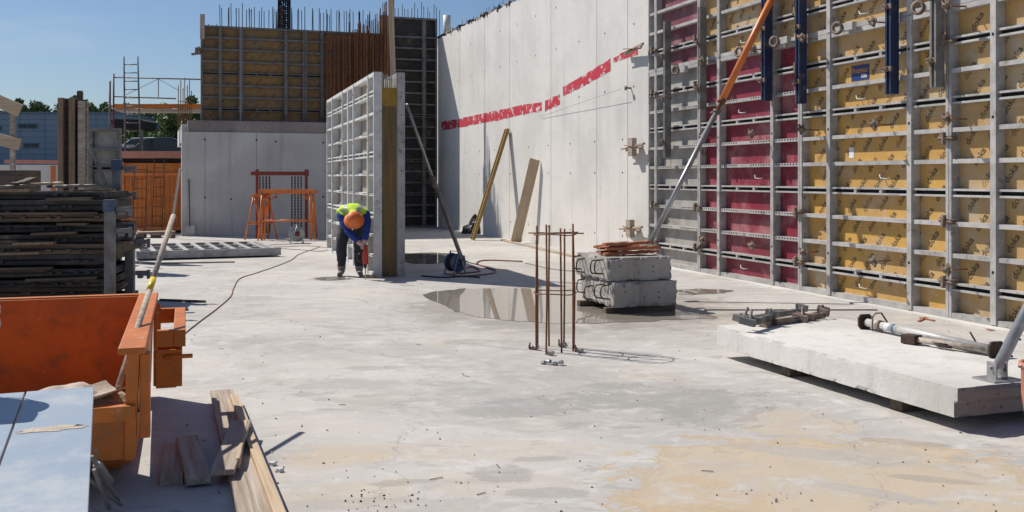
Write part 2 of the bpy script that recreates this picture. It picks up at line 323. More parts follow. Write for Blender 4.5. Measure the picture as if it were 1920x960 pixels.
def thing(name, label, cat, loc=(0, 0, 0), rz=0, group=None, mw=None):
    o = bpy.data.objects.new(name, None); COL.objects.link(o); o.empty_display_size = .2
    o.location = loc; o.rotation_euler = (0, 0, rz)
    if mw is not None: o.matrix_world = mw
    return tag(o, label, cat, group)
def copy_tree(o, parent=None):
    c = o.copy(); COL.objects.link(c)
    if parent: c.parent = parent
    for ch in [x for x in bpy.data.objects if x.parent == o]: copy_tree(ch, c)
    return c
def plank(name, label, cat, p, q, w, t, m, up=(0, 0, 1), group=None, bevel=.003, taper=0, uneven=0):
    """a board from p to q, w wide, t thick"""
    p = Vector(p); q = Vector(q); L = (q-p).length; b = MB(); n = 8
    vs = []; rr = random.Random(int(L*1e4)+int(w*1e5))
    for i in range(n+1):
        x = L*i/n; j = uneven*(rr.random()-.5); k = uneven*(rr.random()-.5)
        vs += [(x, -w/2+j, -t/2+k), (x, w/2+j, -t/2+k), (x, w/2+j, t/2+k), (x, -w/2+j, t/2+k)]
    fs = [(0, 3, 2, 1), (n*4, n*4+1, n*4+2, n*4+3)]
    for i in range(n):
        for k in range(4): fs.append((i*4+k, i*4+(k+1) % 4, (i+1)*4+(k+1) % 4, (i+1)*4+k))
    b.add(vs, fs)
    o = b.build(name, m, mw=frame(p, q, up), bevel=bevel)
    return tag(o, label, cat, group)

# text geometry ------------------------------------------------
_tc = {}
def text_geo(body, size=1.0, bold=0.0):
    key = (body, size, bold)
    if key in _tc: return _tc[key]
    c = bpy.data.curves.new('txt', 'FONT'); c.body = body; c.size = size; c.resolution_u = 2; c.offset = bold
    o = bpy.data.objects.new('txt', c); COL.objects.link(o); bpy.context.view_layer.update()
    dg = bpy.context.evaluated_depsgraph_get(); me = bpy.data.meshes.new_from_object(o.evaluated_get(dg))
    vs = [tuple(v.co) for v in me.vertices]; fs = [tuple(p.vertices) for p in me.polygons]
    bpy.data.objects.remove(o); bpy.data.curves.remove(c); bpy.data.meshes.remove(me)
    xs = [v[0] for v in vs]; ys = [v[1] for v in vs]
    _tc[key] = (vs, fs, max(xs), max(ys)); return _tc[key]

# ---------------------------------------------------------------- formwork panel
def form_panel(label, loc, rz, w, rows, studs, ply, slots=(), holes=(), fm='galv', depth=.12, text=True, group=None, stickers=(), studw=.1, edge=.06, name='wall_formwork', mw=None, textang=52, rib=.05, cat='formwork panel', stepu=.34, stepv=.235):
    t = thing(name, label, cat, loc, rz, group, mw)
    Hh = rows[-1]
    b = MB()
    for (x0, x1) in ((.004, edge), (w-edge, w-.004)):
        b.box(x0, x1, 0, depth, 0, Hh)
    b.box(edge, w-edge, .004, depth, 0, .06).box(edge, w-edge, .004, depth, Hh-.06, Hh)
    z = .2
    while z < Hh-.1:       # fixing holes in the edge profiles
        b.box(.0035-.002, edge-.03, depth*.45, depth*.55, z, z+.02, 1); z += .3
    b.build('frame', [fm, 'slot'], t)
    for sx in studs:
        b = MB().box(sx-studw/2, sx+studw/2, -.012, depth-.003, .008, Hh-.008)
        for zz in (.566, 2.22, 3.1):
            if zz < Hh: b.tube([(sx, -.0145, zz), (sx, -.010, zz)], .018, 8, 1)
        b.build('stud', [fm, 'slot'], t)
    xs = [edge]+[s for s in studs]+[w-edge]
    for i, z in enumerate(rows[1:-1], 1):
        b = MB()
        for k in range(len(xs)-1):
            a = xs[k]+(studw/2 if k > 0 else 0); c = xs[k+1]-(studw/2 if k < len(xs)-2 else 0)
            if i in slots:
                b.box(a, c, .012, depth-.004, z-.046, z-.022).box(a, c, .012, depth-.004, z+.022, z+.046)
                b.box(a, c, depth*.6, depth-.006, z-.022, z+.022, 1)
                L = c-a
                for fx in ((.33, .66) if L > .9 else ()):
                    b.box(a+L*fx-.025, a+L*fx+.025, .016, depth*.6, z-.022, z+.022)
            else:
                b.box(a, c, .010, depth-.004, z-rib/2, z+rib/2)
                if i in holes:
                    L = c-a; xx = a+.04
                    while xx < c-.04:
                        fr = (xx-a)/L
                        if L < .8 or fr < .36 or fr > .60: b.box(xx, xx+.028, .0075, .010, z-.002, z+.017, 1)
                        xx += .072
        b.build('rib', [fm, 'slot'], t)
    if w > 2.4 and depth < .13 and text is not None and fm == 'galv':
        for hx, hz in ((w*.42, .22), (w*.56, 1.62), (w*.40, 2.64)):
            if hz < Hh-.2: MB().tube([(hx, depth, hz), (hx, depth-.05, hz-.01), (hx+.03, depth-.06, hz-.05), (hx+.13, depth-.06, hz-.06), (hx+.15, depth-.03, hz-.055), (hx+.15, depth, hz-.05)], .007, 6).build('handle', 'galv_light', t)
    b = MB().box(.01, w-.01, depth, depth+.02, .01, Hh-.01)
    mats = [ply, 'ink', 'label_blue', 'label_orange', 'label_white', 'label_yellow']
    if text:
        vs, fs, tw, th = text_geo('doka', .118, .002)
        a = R(textang); ca, sa = math.cos(a), math.sin(a); rr = random.Random(int(w*100)+len(rows))
        u0 = -Hh*1.2
        v = -w; row = 0
        while v < Hh+w:
            u = -Hh-w+(row % 3)*stepu/3+rr.random()*.06
            while u < Hh+w:
                corners = [(u*ca-v*sa, u*sa+v*ca), ((u+tw)*ca-v*sa, (u+tw)*sa+v*ca), (u*ca-(v+th)*sa, u*sa+(v+th)*ca), ((u+tw)*ca-(v+th)*sa, (u+tw)*sa+(v+th)*ca)]
                if all(.05 < x < w-.05 and .03 < z < Hh-.03 for x, z in corners):
                    b.add([((u+x)*ca-(v+y)*sa, depth-.002, (u+x)*sa+(v+y)*ca) for x, y, _ in vs], fs, 1)
                u += stepu
            v += stepv; row += 1
    for kind, sx, sz in stickers:
        y = depth-.004
        if kind == 'framax':
            b.box(sx, sx+.36, y, y+.002, sz, sz+.2, 2)
            v2, f2, tw, th = text_geo('Framax', .1, .002); b.add([(sx+.015+x*.33/tw*.97, y-.0015, sz+.1+yy) for x, yy, _ in v2], f2, 3)
            v2, f2, tw, th = text_geo('Xlife', .07, .002); b.add([(sx+.2+x*.9, y-.0015, sz+.03+yy) for x, yy, _ in v2], f2, 4)
        elif kind == 'white': b.box(sx, sx+.1, y, y+.002, sz, sz+.14, 4)
        elif kind == 'yellow':
            b.box(sx, sx+.3, y, y+.002, sz, sz+.09, 5).box(sx+.04, sx+.26, y-.0015, y, sz+.04, sz+.052, 1)
    b.build('plywood_sheet', mats, t, fixn=True)
    return t

# ---------------------------------------------------------------- ground
b = MB()
b.add([(-600, -60, 0), (600, -60, 0), (600, 1200, 0), (-600, 1200, 0)], [(0, 1, 2, 3)])
ground = b.build('ground', floor_material()); tag(ground, kind='structure')
ground.name = 'floor'
M['soil'] = mat('soil_and_grass', (.10, .11, .05), (.16, .13, .09), .95, .6)
b = MB().box(-300, 90, 46, 900, .05, 2.0)
tag(b.build('embankment', 'soil'), kind='structure')

# puddles
pm = bpy.data.materials.new('still_water'); pm.use_nodes = True; pb = pm.node_tree.nodes['Principled BSDF']
pb.inputs['Base Color'].default_value = (.27, .24, .205, 1); pb.inputs['Roughness'].default_value = .02; pb.inputs['IOR'].default_value = 1.45
nn = nnoise(pm.node_tree, coords(pm.node_tree, rnd=False), 3, 2); bpn = pm.node_tree.nodes.new('ShaderNodeBump'); bpn.inputs['Strength'].default_value = .015; bpn.inputs['Distance'].default_value = .01
pm.node_tree.links.new(nn, bpn.inputs['Height']); pm.node_tree.links.new(bpn.outputs[0], pb.inputs['Normal'])
M['water'] = pm
def puddle(pts, seed=0, jit=.03):
    g = [G(*p) for p in pts]; rr = random.Random(seed); out = []
    n = len(g)
    for i in range(n):     # catmull-rom
        p0, p1, p2, p3 = g[i-1], g[i], g[(i+1) % n], g[(i+2) % n]
        for k in range(6):
            t = k/6; q = .5*((2*p1)+(p2-p0)*t+(2*p0-5*p1+4*p2-p3)*t*t+(3*p1-p0-3*p2+p3)*t**3)
            out.append((q.x+rr.uniform(-jit, jit), q.y+rr.uniform(-jit, jit)*2.2, .004))
    b = MB(); b.add(out, [tuple(range(len(out)))])
    tag(b.build('puddle', 'water'), kind='structure')
puddle([(795, 553), (850, 543), (930, 541), (1010, 541), (1085, 544), (1180, 556), (1250, 578), (1345, 595), (1290, 599), (1150, 605), (1070, 607), (960, 601), (885, 592), (835, 574)], 1)
puddle([(1265, 546), (1300, 542), (1350, 543), (1375, 546), (1340, 551), (1280, 553)], 2, .02)
puddle([(745, 480), (790, 474), (845, 476), (870, 485), (840, 493), (770, 494)], 3, .02)
puddle([(590, 522), (620, 519), (655, 521), (650, 524), (610, 526)], 4, .01)

# grit and splinters on the floor
b = MB(); rr = random.Random(5)
for i in range(170):
    px = rr.uniform(350, 1900); py = 600+360*rr.random()**.8
    c = G(px, py); s = rr.uniform(.002, .007)
    if i % 9 == 0:
        a = rr.uniform(0, 6.28); L = rr.uniform(.02, .08); b.bar(c+Vector((0, 0, .004)), c+Vector((L*math.cos(a), L*math.sin(a), .006)), .004, .003, 1)
    else:
        X = Matrix.Translation(c+Vector((0, 0, s*.5))) @ Euler((rr.random()*6, rr.random()*6, rr.random()*6)).to_matrix().to_4x4()
        b.box(-s, s, -s*.7, s*.7, -s*.5, s*.5, rr.choice((0, 0, 1, 2)), X)
for px, py, n in ((700, 940, 36), (1450, 930, 10), (640, 890, 8)):
    for i in range(n):
        c = G(px+rr.gauss(0, 55), py+rr.gauss(0, 10)); s = rr.uniform(.002, .0055)
        X = Matrix.Translation(c+Vector((0, 0, s*.5))) @ Euler((rr.random()*6, rr.random()*6, rr.random()*6)).to_matrix().to_4x4()
        b.box(-s*1.4, s*1.4, -s*.7, s*.7, -s*.5, s*.5, rr.choice((1, 1, 2)), X)
tag(b.build('grit', ['conc_block', 'wood_dark', 'sand']), 'small stones and wood splinters scattered over the concrete floor', 'grit', kind='stuff')

# ---------------------------------------------------------------- long pale concrete wall
PHC = -R(90-19.42)
WC = Vector((-2.43, 33, 0)); dC = Vector((math.cos(PHC), math.sin(PHC), 0)); nC = Vector((math.sin(PHC), -math.cos(PHC), 0))
LC = 15.0; HC = 6.12
cw = thing('concrete_wall', 'long pale concrete wall with a broken red paint line', 'wall', WC, PHC)
b = MB(); rr = random.Random(3)
N = 90; top = [HC+rr.uniform(-.03, .02) for i in range(N+1)]
vs = []; fs = []
for i in range(N+1):
    x = -.02+(LC+.02)*i/N; vs += [(x, 0, 0), (x, 0, top[i]), (x, .4, top[i]+rr.uniform(-.04, .04)), (x, .4, 0)]
for i in range(N):
    for k in range(3): fs.append((i*4+k, (i+1)*4+k, (i+1)*4+k+1, i*4+k+1))
fs += [(0, 1, 2, 3), (N*4+3, N*4+2, N*4+1, N*4)]
b.add(vs, fs)
def onC(px):
    u = (px-960)/K; t = (u*WC.y-WC.x)/(dC.x-u*dC.y); return t
for px in (862, 909, 955, 1033, 1119, 1177):
    t = onC(px); b.box(t-.005, t+.005, -.003, 0, 0, HC-.05, 1)
for i in range(11):
    for z in (.45, 1.7, 2.35, 3.35, 4.55, 5.5):
        t = .55+i*1.33+(.5 if z > 3 else 0)
        if t < LC-.2:
            b.tube([(t, -.004, z), (t, -.0005, z)], .021, 8, 2)
b.build('wall_body', ['conc_wall', 'seam', 'hole'], cw)
# paint stripe
M['stripe'] = bpy.data.materials.new('flaking_red_paint'); M['stripe'].use_nodes = True
nt = M['stripe'].node_tree; pb = nt.nodes['Principled BSDF']; v = coords(nt, (1, 1, 1), False)
n1 = nnoise(nt, v, 3.6, 6, .7); n2 = nnoise(nt, v, 1.1, 3)
c = nmix(nt, (.56, .02, .05), (.42, .02, .045), nnoise(nt, v, 3))
c = nmix(nt, c, (.60, .52, .52), nramp(nt, n1, .535, .565))
nt.links.new(c, pb.inputs['Base Color']); pb.inputs['Roughness'].default_value = .8
b = MB()
pts = []
for px, py, hh in ((828, 237, 8), (880, 227, 8.5), (950, 213, 9.5), (978, 206, 9.5), (1016, 200, 8)): pts.append((px, py, hh))
pts2 = [(1022, 199, 10), (1050, 186, 9.5)]; pts3 = [(1056, 172, 9), (1100, 148, 10.5), (1145, 122, 12)]; pts4 = [(1150, 113, 4), (1170, 105, 6), (1196, 97, 5)]
for seg in (pts, pts2, pts3, pts4):
    pr = []
    for i in range(len(seg)-1):
        for k in range(14):
            f = k/14; a = seg[i]; c2 = seg[i+1]; pr.append(tuple(a[j]+(c2[j]-a[j])*f for j in range(3)))
    pr.append(seg[-1]); rowp = []
    for px, py, hh in pr:
        t = onC(px); Y = WC.y+dC.y*t; z = H-(py-HOR)/K*Y; hz = hh/K*Y
        rowp.append((t, z-hz*rr.uniform(.85, 1.1), z+hz*rr.uniform(.9, 1.08)))
    for i in range(len(rowp)-1):
        t0, a0, b0 = rowp[i]; t1, a1, b1 = rowp[i+1]
        b.add([(t0, -.004, a0), (t1-.001, -.004, a1), (t1-.001, -.004, b1), (t0, -.004, b0)], [(0, 1, 2, 3)])
b.build('paint_line', 'stripe', cw)
# rubble and short bars along the ragged wall top
b = MB()
for i in range(330):
    t = rr.uniform(0, LC); s = rr.uniform(.015, .06)*(1.3 if t < 8 else 1)
    X = Matrix.Translation((t, rr.uniform(.0, .3), HC+rr.uniform(-.02, .05))) @ Euler((rr.random()*3, rr.random()*3, rr.random()*3)).to_matrix().to_4x4()
    b.box(-s, s, -s*.7, s*.7, -s*.6, s*.6, rr.choice((0, 0, 1)), X)
b.build('ragged_edge', ['conc_block', 'rust_dark'], cw)
b = MB()
for i in range(60):
    t = i*.24+rr.uniform(-.05, .05); b.tube([(t, .2, HC-.05), (t+rr.uniform(-.03, .03), .2, HC+rr.uniform(.12, .3))], .008, 5)
b.build('starter_bars', 'rust_dark', cw)

o = MB().tube([(0, 0, 0), (0, 0, .75)], .13, 14).build('vent_pipe', 'white', loc=P(838, 70, 34.6)); tag(o, 'short pale pipe standing up behind the far end of the pale wall', 'pipe')

# string line and nail fixed to the wall
a = WC+dC*onC(1015)+nC*.03+Vector((0, 0, 3.05)); c = WC+dC*(LC-.9)+nC*.15+Vector((0, 0, 3.32))
o = MB().tube([tuple((0, 0, 0)), tuple(c-a)], .0035, 5).build('string_line', 'galv_dark', loc=a); tag(o, 'thin string line stretched along the pale wall to the formwork', 'string')
o = MB().tube([(0, 0, 0), tuple(nC*.12)], .018, 8).lathe([(0, .0), (.05, .0), (.05, .02), (0, .02)], 10, X=frame(nC*.1, nC*.2) @ Matrix.Rotation(R(90), 4, 'Y')).build('tie_nut', 'cast', loc=WC+dC*onC(1183)+Vector((0, 0, 3.33))); tag(o, 'single rusty tie nut on the pale wall beside the formwork', 'nut')

# ---------------------------------------------------------------- big formwork wall at the right
PHF = math.atan2(-1, .3226); WF = Vector((2.53, 18.8, 0)); dF = Vector((math.cos(PHF), math.sin(PHF), 0)); nF = Vector((math.sin(PHF), -math.cos(PHF), 0))
rows_all = [0, .349, .70, 1.055, 1.405, 1.758, 2.11, 2.445, 2.775, 3.11, 3.50]
rows_up = [0, .36, .72, 1.08, 1.44, 1.8, 2.15, 2.5]
q = 1.0508
def FW(s, z=0, out=0): return WF+dF*s+nF*out+Vector((0, 0, z))
base = .025
cols = [(-.02, .28, (), 'ply_grey', 'ply_grey', 'narrow grey', ()), (.28, 1.84, (), 'ply_grey', 'ply_red', 'grey', ()),
        (1.84, 4.63, (.64, 2.13), 'ply_red', 'ply_yellow', 'dark red', ()), (4.63, 7.39, (.64, 2.15), 'ply_yellow', 'ply_yellow', 'yellow', ()), (7.39, 10.2, (.64, 2.17), 'ply_yellow', 'ply_yellow', 'yellow', ())]
names_lo = ['narrow grey filler panel closing the formwork against the pale wall', 'grey faced formwork panel behind the stacked blocks, lower tier',
            'red faced formwork panel with pierced ribs, lower tier', 'yellow faced lower formwork panel next to the red one', 'yellow faced lower formwork panel at the right edge of the photo']
names_hi = ['narrow filler panel in the upper tier against the pale wall', 'purple red faced formwork panel in the upper tier beside the pale wall',
            'yellow faced upper formwork panel directly above the red panel', 'yellow faced upper formwork panel between the two dark blue beams', 'yellow faced upper formwork panel at the top right corner']
for i, (a, c, st, lo, hi, nm, _) in enumerate(cols):
    w = (c-a)*q; ps = [s*q for s in st]
    yl = lo == 'ply_yellow'
    stk = [('framax', 1.0, 2.83), ('white', .95, 1.83)] if i == 3 else ([('framax', 1.05, 2.83)] if i == 4 else [])
    form_panel(names_lo[i], FW(a*q, base), PHF, w, rows_all, ps if w > 2 else (), lo, slots=(1, 4, 7, 9), holes=() if yl or i == 0 else (2, 3, 5, 6, 8), text=yl, stickers=stk, group='formwork panels of the right wall', edge=.045, depth=.118, studw=.078)
    form_panel(names_hi[i], FW(a*q, base+3.504), PHF, w, rows_up, ps if w > 2 else (), hi, slots=(1, 4), text=hi == 'ply_yellow', stickers=[('yellow', 1.15, .12)] if i == 4 else [], group='formwork panels of the right wall', edge=.045, depth=.118, studw=.078)
# fresh concrete behind the formwork
o = MB().box(-.3, 11.2, .145, .5, 0, 6.0).build('concrete_wall', 'conc_back', loc=WF, rz=PHF); tag(o, 'concrete wall cast behind the tall formwork', 'wall')
# kicker strip
o = MB().box(-.1, 10.8, -.16, .16, 0, .022).build('floor_strip', 'conc_slab', loc=WF, rz=PHF); tag(o, kind='structure')

# tie rods with wing nut plates
def make_tie():
    t = thing('tie_rod', 'tie', 'tie rod')
    MB().tube([(0, .02, 0), (0, -.30, 0)], .0095, 6).build('rod', 'rust', t)
    b = MB().box(-.055, .055, -.235, -.222, -.055, .055, 0, Matrix.Rotation(.4, 4, 'Y'))
    b.build('plate', 'cast', t)
    b = MB().lathe([(.012, -.28), (.03, -.28), (.035, -.262), (.045, -.25), (.05, -.236), (.012, -.236)], 10, X=Matrix.Rotation(R(90), 4, 'X') @ Matrix.Scale(-1, 4, (0, 0, 1)))
    for a in (0, math.pi): b.box(.02, .075, -.275, -.25, -.014, .014, 0, Matrix.Rotation(a+.5, 4, 'Y'))
    b.build('wing_nut', 'cast', t)
    return t
tie0 = make_tie(); first = True
stud_s = [(2.37, 'first wide stud of the red panel'), (3.82, 'second wide stud of the red panel'), (5.02, 'first wide stud of the middle yellow panel'), (6.44, 'second wide stud of the middle yellow panel'), (7.64, 'wide stud of the rightmost yellow panel')]
for s, nm in stud_s:
    for z, zn in ((.566, 'low'), (2.22, 'high'), (3.46, 'topmost')):
        t = tie0 if first else copy_tree(tie0); first = False
        t.location = FW(s*q, z+base, .0); t.rotation_euler = (random.uniform(-.04, .04), random.uniform(0, .8), PHF+random.uniform(-.12, .12))
        t['label'] = f'{zn} rusty wing nut tie rod on the {nm}'; t['group'] = 'tie rods sticking out of the right formwork'
# clamps at the panel joints
def make_clamp():
    t = thing('formwork_clamp', 'clamp', 'clamp')
    b = MB().box(-.085, .085, -.05, -.015, -.022, .022).box(-.095, -.06, -.055, .05, -.03, .03).box(.06, .095, -.055, .05, -.03, .03)
    b.tube([(-.1, -.06, 0), (.13, -.06, 0)], .012, 6)
    b.build('clamp_body', 'cast', t, bevel=.004)
    MB().box(-.02, .015, -.09, -.045, -.075, .065).build('wedge', 'cast', t, bevel=.003)
    return t
cl0 = make_clamp(); first = True
jn = {.28: 'joint nearest the pale wall', 1.84: 'joint between grey and red panels', 4.63: 'joint between red and yellow panels', 7.39: 'joint between the two yellow panels'}
# use measured joint positions
for s, nm in jn.items():
    for z in (.41, 1.09, 2.02, 3.12, 3.9):
        if z == 2.02 and s != 7.39: continue
        zn = {.41: 'lowest', 1.09: 'second lowest', 2.02: 'mid height', 3.12: 'upper', 3.9: 'topmost'}[z]
        t = cl0 if first else copy_tree(cl0); first = False
        t.location = FW(s*q, z+base, .0); t.rotation_euler = (0, random.uniform(-.25, .25), PHF)
        t['label'] = f'{zn} rusty clamp on the formwork {nm}'; t['group'] = 'clamps joining the right formwork panels'
# vertical walers hooked on the formwork front
def waler(s, z0, z1, m, label, w=.1):
    t = thing('waling_beam', label, 'beam', FW(s*q, z0, .02), PHF, 'vertical walers on the right formwork')
    L = z1-z0
    b = MB().box(-w/2, -w/2+.03, -.14, -.02, 0, L).box(w/2-.03, w/2, -.14, -.02, 0, L).box(-w/2+.03, w/2-.03, -.09, -.075, 0, L)
    b.build('channel', m, t)
    for z in ([.35, 1.1] if L < 2.2 else [.3, 1.05, 1.8]):
        if z < L-.1: MB().box(-w/2-.03, w/2+.03, -.165, -.142, z-.03, z+.03).tube([(0, -.24, z), (0, .02, z)], .011, 6).box(-.03, .03, -.2, -.166, z-.02, z+.02).build('hook_bolt', 'cast', t)
    return t
waler(.92, 1.95, 4.35, 'galv_dark', 'brown grey waler in front of the grey panel nearest the pale wall', .075)
waler(2.13, 2.72, 4.4, 'galv_dark', 'dark waler at the left side of the red panel', .085)
waler(3.97, 2.72, 5.6, 'blue', 'blue waler hanging at the right side of the red panel', .1)
waler(4.80, 2.62, 5.6, 'blue', 'dark blue waler just right of the red and yellow joint', .1)
waler(6.60, 2.60, 5.6, 'blue', 'dark blue waler in the middle of the yellow panels')
waler(7.33, 2.62, 5.6, 'galv_dark', 'dark grey waler nearest the right edge of the photo', .1)

# upper slanting steel brackets, small rail couplers on the formwork
def coupler(s, z, label):
    t = thing('head_coupler', label, 'coupler', FW(s*q, z, .03), PHF, 'prop couplers on the formwork')
    MB().box(-.13, .13, -.07, -.0, -.05, .05).build('bracket', 'galv', t, bevel=.005)
    b = MB().lathe([(.05, -.02), (.085, -.02), (.085, .02), (.05, .02), (.05, -.02)], 14, X=Matrix.Translation((-.14, -.1, .0)) @ Matrix.Rotation(R(90), 4, 'X') @ Matrix.Rotation(R(20), 4, 'Y'))
    b.build('ring', 'cast', t)
coupler(3.42, 3.52, 'ring coupler left of the orange prop on the red panel top'); coupler(4.35, 3.55, 'ring coupler beside the blue waler at the red joint')
coupler(5.75, 3.54, 'ring coupler on the wide rib of the middle yellow panel'); coupler(7.2, 3.56, 'ring coupler beside the dark grey waler')
coupler(1.42, 3.45, 'ring coupler on the panel nearest the pale wall')

# timber packers at the end of the pale wall
def packer(px, z, label, block=True):
    u = (px-960)/K; t = onC(px); c = WC+dC*t+nC*.06+Vector((0, 0, z))
    T = thing('timber_packer', label, 'timber', c, PHC, 'timber packers bridging wall and formwork')
    MB().bar((-.30, -.02, -.01), (.62, -.1, .06), .05, .035).bar((-.2, -.06, -.05), (.6, -.12, .01), .04, .03).build('batten', 'wood_grey', T)
    if block: MB().box(-.02, .16, -.12, -.02, -.16, .18).build('block', 'wood_grey', T, bevel=.005)
    MB().tube([(-.35, -.1, -.02), (.5, -.12, .02)], .012, 6).tube([(-.15, -.13, .05), (.6, -.13, -.03)], .009, 6).build('wire_tie', 'rust', T)
packer(1192, 4.02, 'topmost timber packer where the pale wall meets the formwork', False)
packer(1194, 2.17, 'middle timber packer with upright block at the pale wall end'); packer(1190, .62, 'lowest timber packer with block behind the orange timber scraps')

# ---------------------------------------------------------------- back wall and upper formwork
TB = R(19.4); eR = Vector((math.cos(TB), math.sin(TB), 0)); eB = Vector((-math.sin(TB), math.cos(TB), 0))   # right, away
WB = Vector((-7.25, 28.4, 0))
bw = thing('concrete_wall', 'low grey concrete wall in shade behind the orange trestles', 'wall', WB, TB)
b = MB().box(-1.91, 3.4, 0, .5, 0, 2.86)
for x in (-1.3, .09): b.box(x-.006, x+.006, -.003, 0, 0, 2.84, 1)
for x, z in ((-1.3, 1.05), (-1.3, 2.65), (.09, 2.65), (.09, 1.05), (.62, 2.62), (1.95, 2.6), (1.95, 1.05), (.62, 1.05), (-.6, 1.0)): b.tube([(x, -.004, z), (x, 0, z)], .03, 8, 2)
b.build('wall_body', ['conc_back', 'seam', 'hole'], bw)
MB().box(-1.75, 3.4, .04, .5, 2.862, 3.18).build('upstand', 'conc_rough', bw)
M['conc_deck'] = M['conc_back']
tag(MB().box(-1.9, 4.2, .52, 6, 2.6, 3.1).build('upper_deck', 'conc_back', loc=WB, rz=TB), 'raised concrete deck carrying the far yellow formwork', 'deck')
rb8 = [0]+[.338*i for i in range(1, 8)]+[2.7]
Z3 = 3.19
def UP(px): # position on upper formwork line (deck edge)
    o = WB+eB*.55; u = (px-960)/K; t = (u*o.y-o.x)/(eR.x-u*eR.y); return t
ox = WB+eB*.55
x0 = UP(376); seams = [UP(376), UP(452), UP(572), UP(720)]
far_lab = ['leftmost far formwork panel on the raised deck', 'middle far formwork panel on the raised deck below the crane mast', 'rightmost far formwork panel half hidden by the rusty bars']
far_st = [[UP(413)], [UP(536)], [UP(604)]]
for i in range(3):
    a, c = seams[i], seams[i+1]
    form_panel(far_lab[i], ox+eR*(a+.0)+Vector((0, 0, Z3)), TB, c-a-.004, rb8, [s-a for s in far_st[i]], 'ply_far', slots=(1, 4), fm='far_frame', group='far formwork panels on the deck', studw=.09, rib=.06, stepu=.38, stepv=.19)
plank('edge_board', 'short upright board at the left end of the far formwork', 'board', ox+eR*(x0+.05)+Vector((0, 0, Z3+2.3))-eB*.02, ox+eR*(x0+.05)+Vector((0, 0, Z3+3.0))-eB*.02, .12, .06, 'wood_grey')
t = thing('formwork_clamp', 'rusty clamp sticking out of the far formwork at its left edge', 'clamp', ox+eR*(x0-.05)+Vector((0, 0, Z3+1.95)), TB)
MB().box(-.1, .06, -.1, .05, -.08, .1).bar((-.2, -.1, -.1), (.1, -.1, -.05), .06, .06).build('clamp_body', 'cast', t)
MB().box(-.03, .03, -.16, -.1, -.05, .12).build('wedge', 'cast', t)
# starter bars rising behind the far formwork
t = thing('rebar_mat', 'row of thin starter bars rising above the far yellow formwork', 'rebar', ox+Vector((0, 0, Z3)), TB)
rr = random.Random(11); bar0 = MB().tube([(0, 0, 0), (0, 0, 3.35)], .011, 5).build('bar', 'rust_dark', t)
xs = []
x = UP(416)
while x < UP(700): xs.append(x); x += rr.uniform(.02, .12)
xs = [UP(395), UP(405)]+xs
for i, x in enumerate(xs[:95]):
    o = bar0 if i == 0 else bar0.copy()
    if i: COL.objects.link(o)
    o.parent = t; o.location = (x, .25+rr.uniform(0, .15), rr.uniform(-.12, .08) if i > 1 else -.55); o.rotation_euler = (rr.uniform(-.02, .02), rr.uniform(-.02, .02), 0)
# dense rusty cage in front of the right part of the far formwork
t = thing('rebar_cage', 'dense rusty rebar cage in front of the far formwork above the tall panels', 'rebar cage', ox+Vector((0, 0, 2.6)), TB)
barc = MB().tube([(0, 0, 0), (0, 0, 3.0)], .012, 5).build('bar', 'rust', t)
n = 88
for i in range(n):
    f = i/(n-1); px = 608+128*(f**.85); o = barc if i == 0 else barc.copy()
    if i: COL.objects.link(o)
    o.parent = t; x = UP(px); o.location = (x+rr.uniform(-.02, .02), -.12-.25*rr.random(), .55 if f < .5 else .6); o.rotation_euler = (rr.uniform(-.015, .015), rr.uniform(-.02, .02), 0)
    o.scale = (1, 1, .86+.30*max(0, f-.55)/.45+.16*rr.random()*(f > .3))
b = MB()
for k in range(9): b.tube([(UP(612), -.15, .8+k*.28), (UP(734), -.15, .8+k*.28)], .009, 5)
b.build('tie_bars', 'rust', t)

# dark tower of formwork in the far corner
e = Vector((-2.40, 32.85, 0))-eR*1.58
rowsT = [i*.36 for i in range(0, 18)]+[6.75]
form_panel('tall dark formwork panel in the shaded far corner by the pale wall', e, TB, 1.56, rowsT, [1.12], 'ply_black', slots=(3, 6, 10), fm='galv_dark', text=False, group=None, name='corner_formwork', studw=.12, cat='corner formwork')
o = MB().box(-.34, -.01, .02, .1, 0, 6.78).build('plywood_sheet', 'ply_brown', loc=e, rz=TB); tag(o, 'narrow brown plywood strip beside the dark corner formwork', 'plywood')
t = thing('rebar_mat', 'thin starter bars above the dark corner formwork', 'rebar', e+Vector((0, 0, 6.2)), TB)
for i in range(17):
    MB().tube([(0, 0, 0), (rr.uniform(-.03, .03), 0, .8+rr.uniform(0, .35))], .011, 5).build('bar', 'rust_dark', t, loc=(.05+i*.105, .35, 0))

# crane mast far behind
cp = P(533, 60, 95); t = thing('tower_crane', 'dark lattice mast of a tower crane behind the far formwork', 'crane', (cp.x, cp.y, 2.0), 0)
wq = .42; b = MB()
for sx in (-1, 1):
    for sy in (-1, 1): b.box(sx*wq-.08, sx*wq+.08, sy*wq-.08, sy*wq+.08, 0, 24)
b.build('mast_chords', 'slot', t)
b = MB(); z = 0
while z < 23:
    for sy in (-wq, wq):
        b.bar((-wq, sy, z), (0, sy, z+.33), .1, .1).bar((0, sy, z+.33), (wq, sy, z), .1, .1).bar((-wq, sy, z+.66), (0, sy, z+.33), .1, .1).bar((0, sy, z+.33), (wq, sy, z+.66), .1, .1).bar((-.06, sy, z), (.06, sy, z), .1, .5)
    for sx in (-wq, wq): b.bar((sx, -wq, z), (sx, wq, z+.66), .08, .08)
    z += .66
b.build('lattice', 'slot', t)

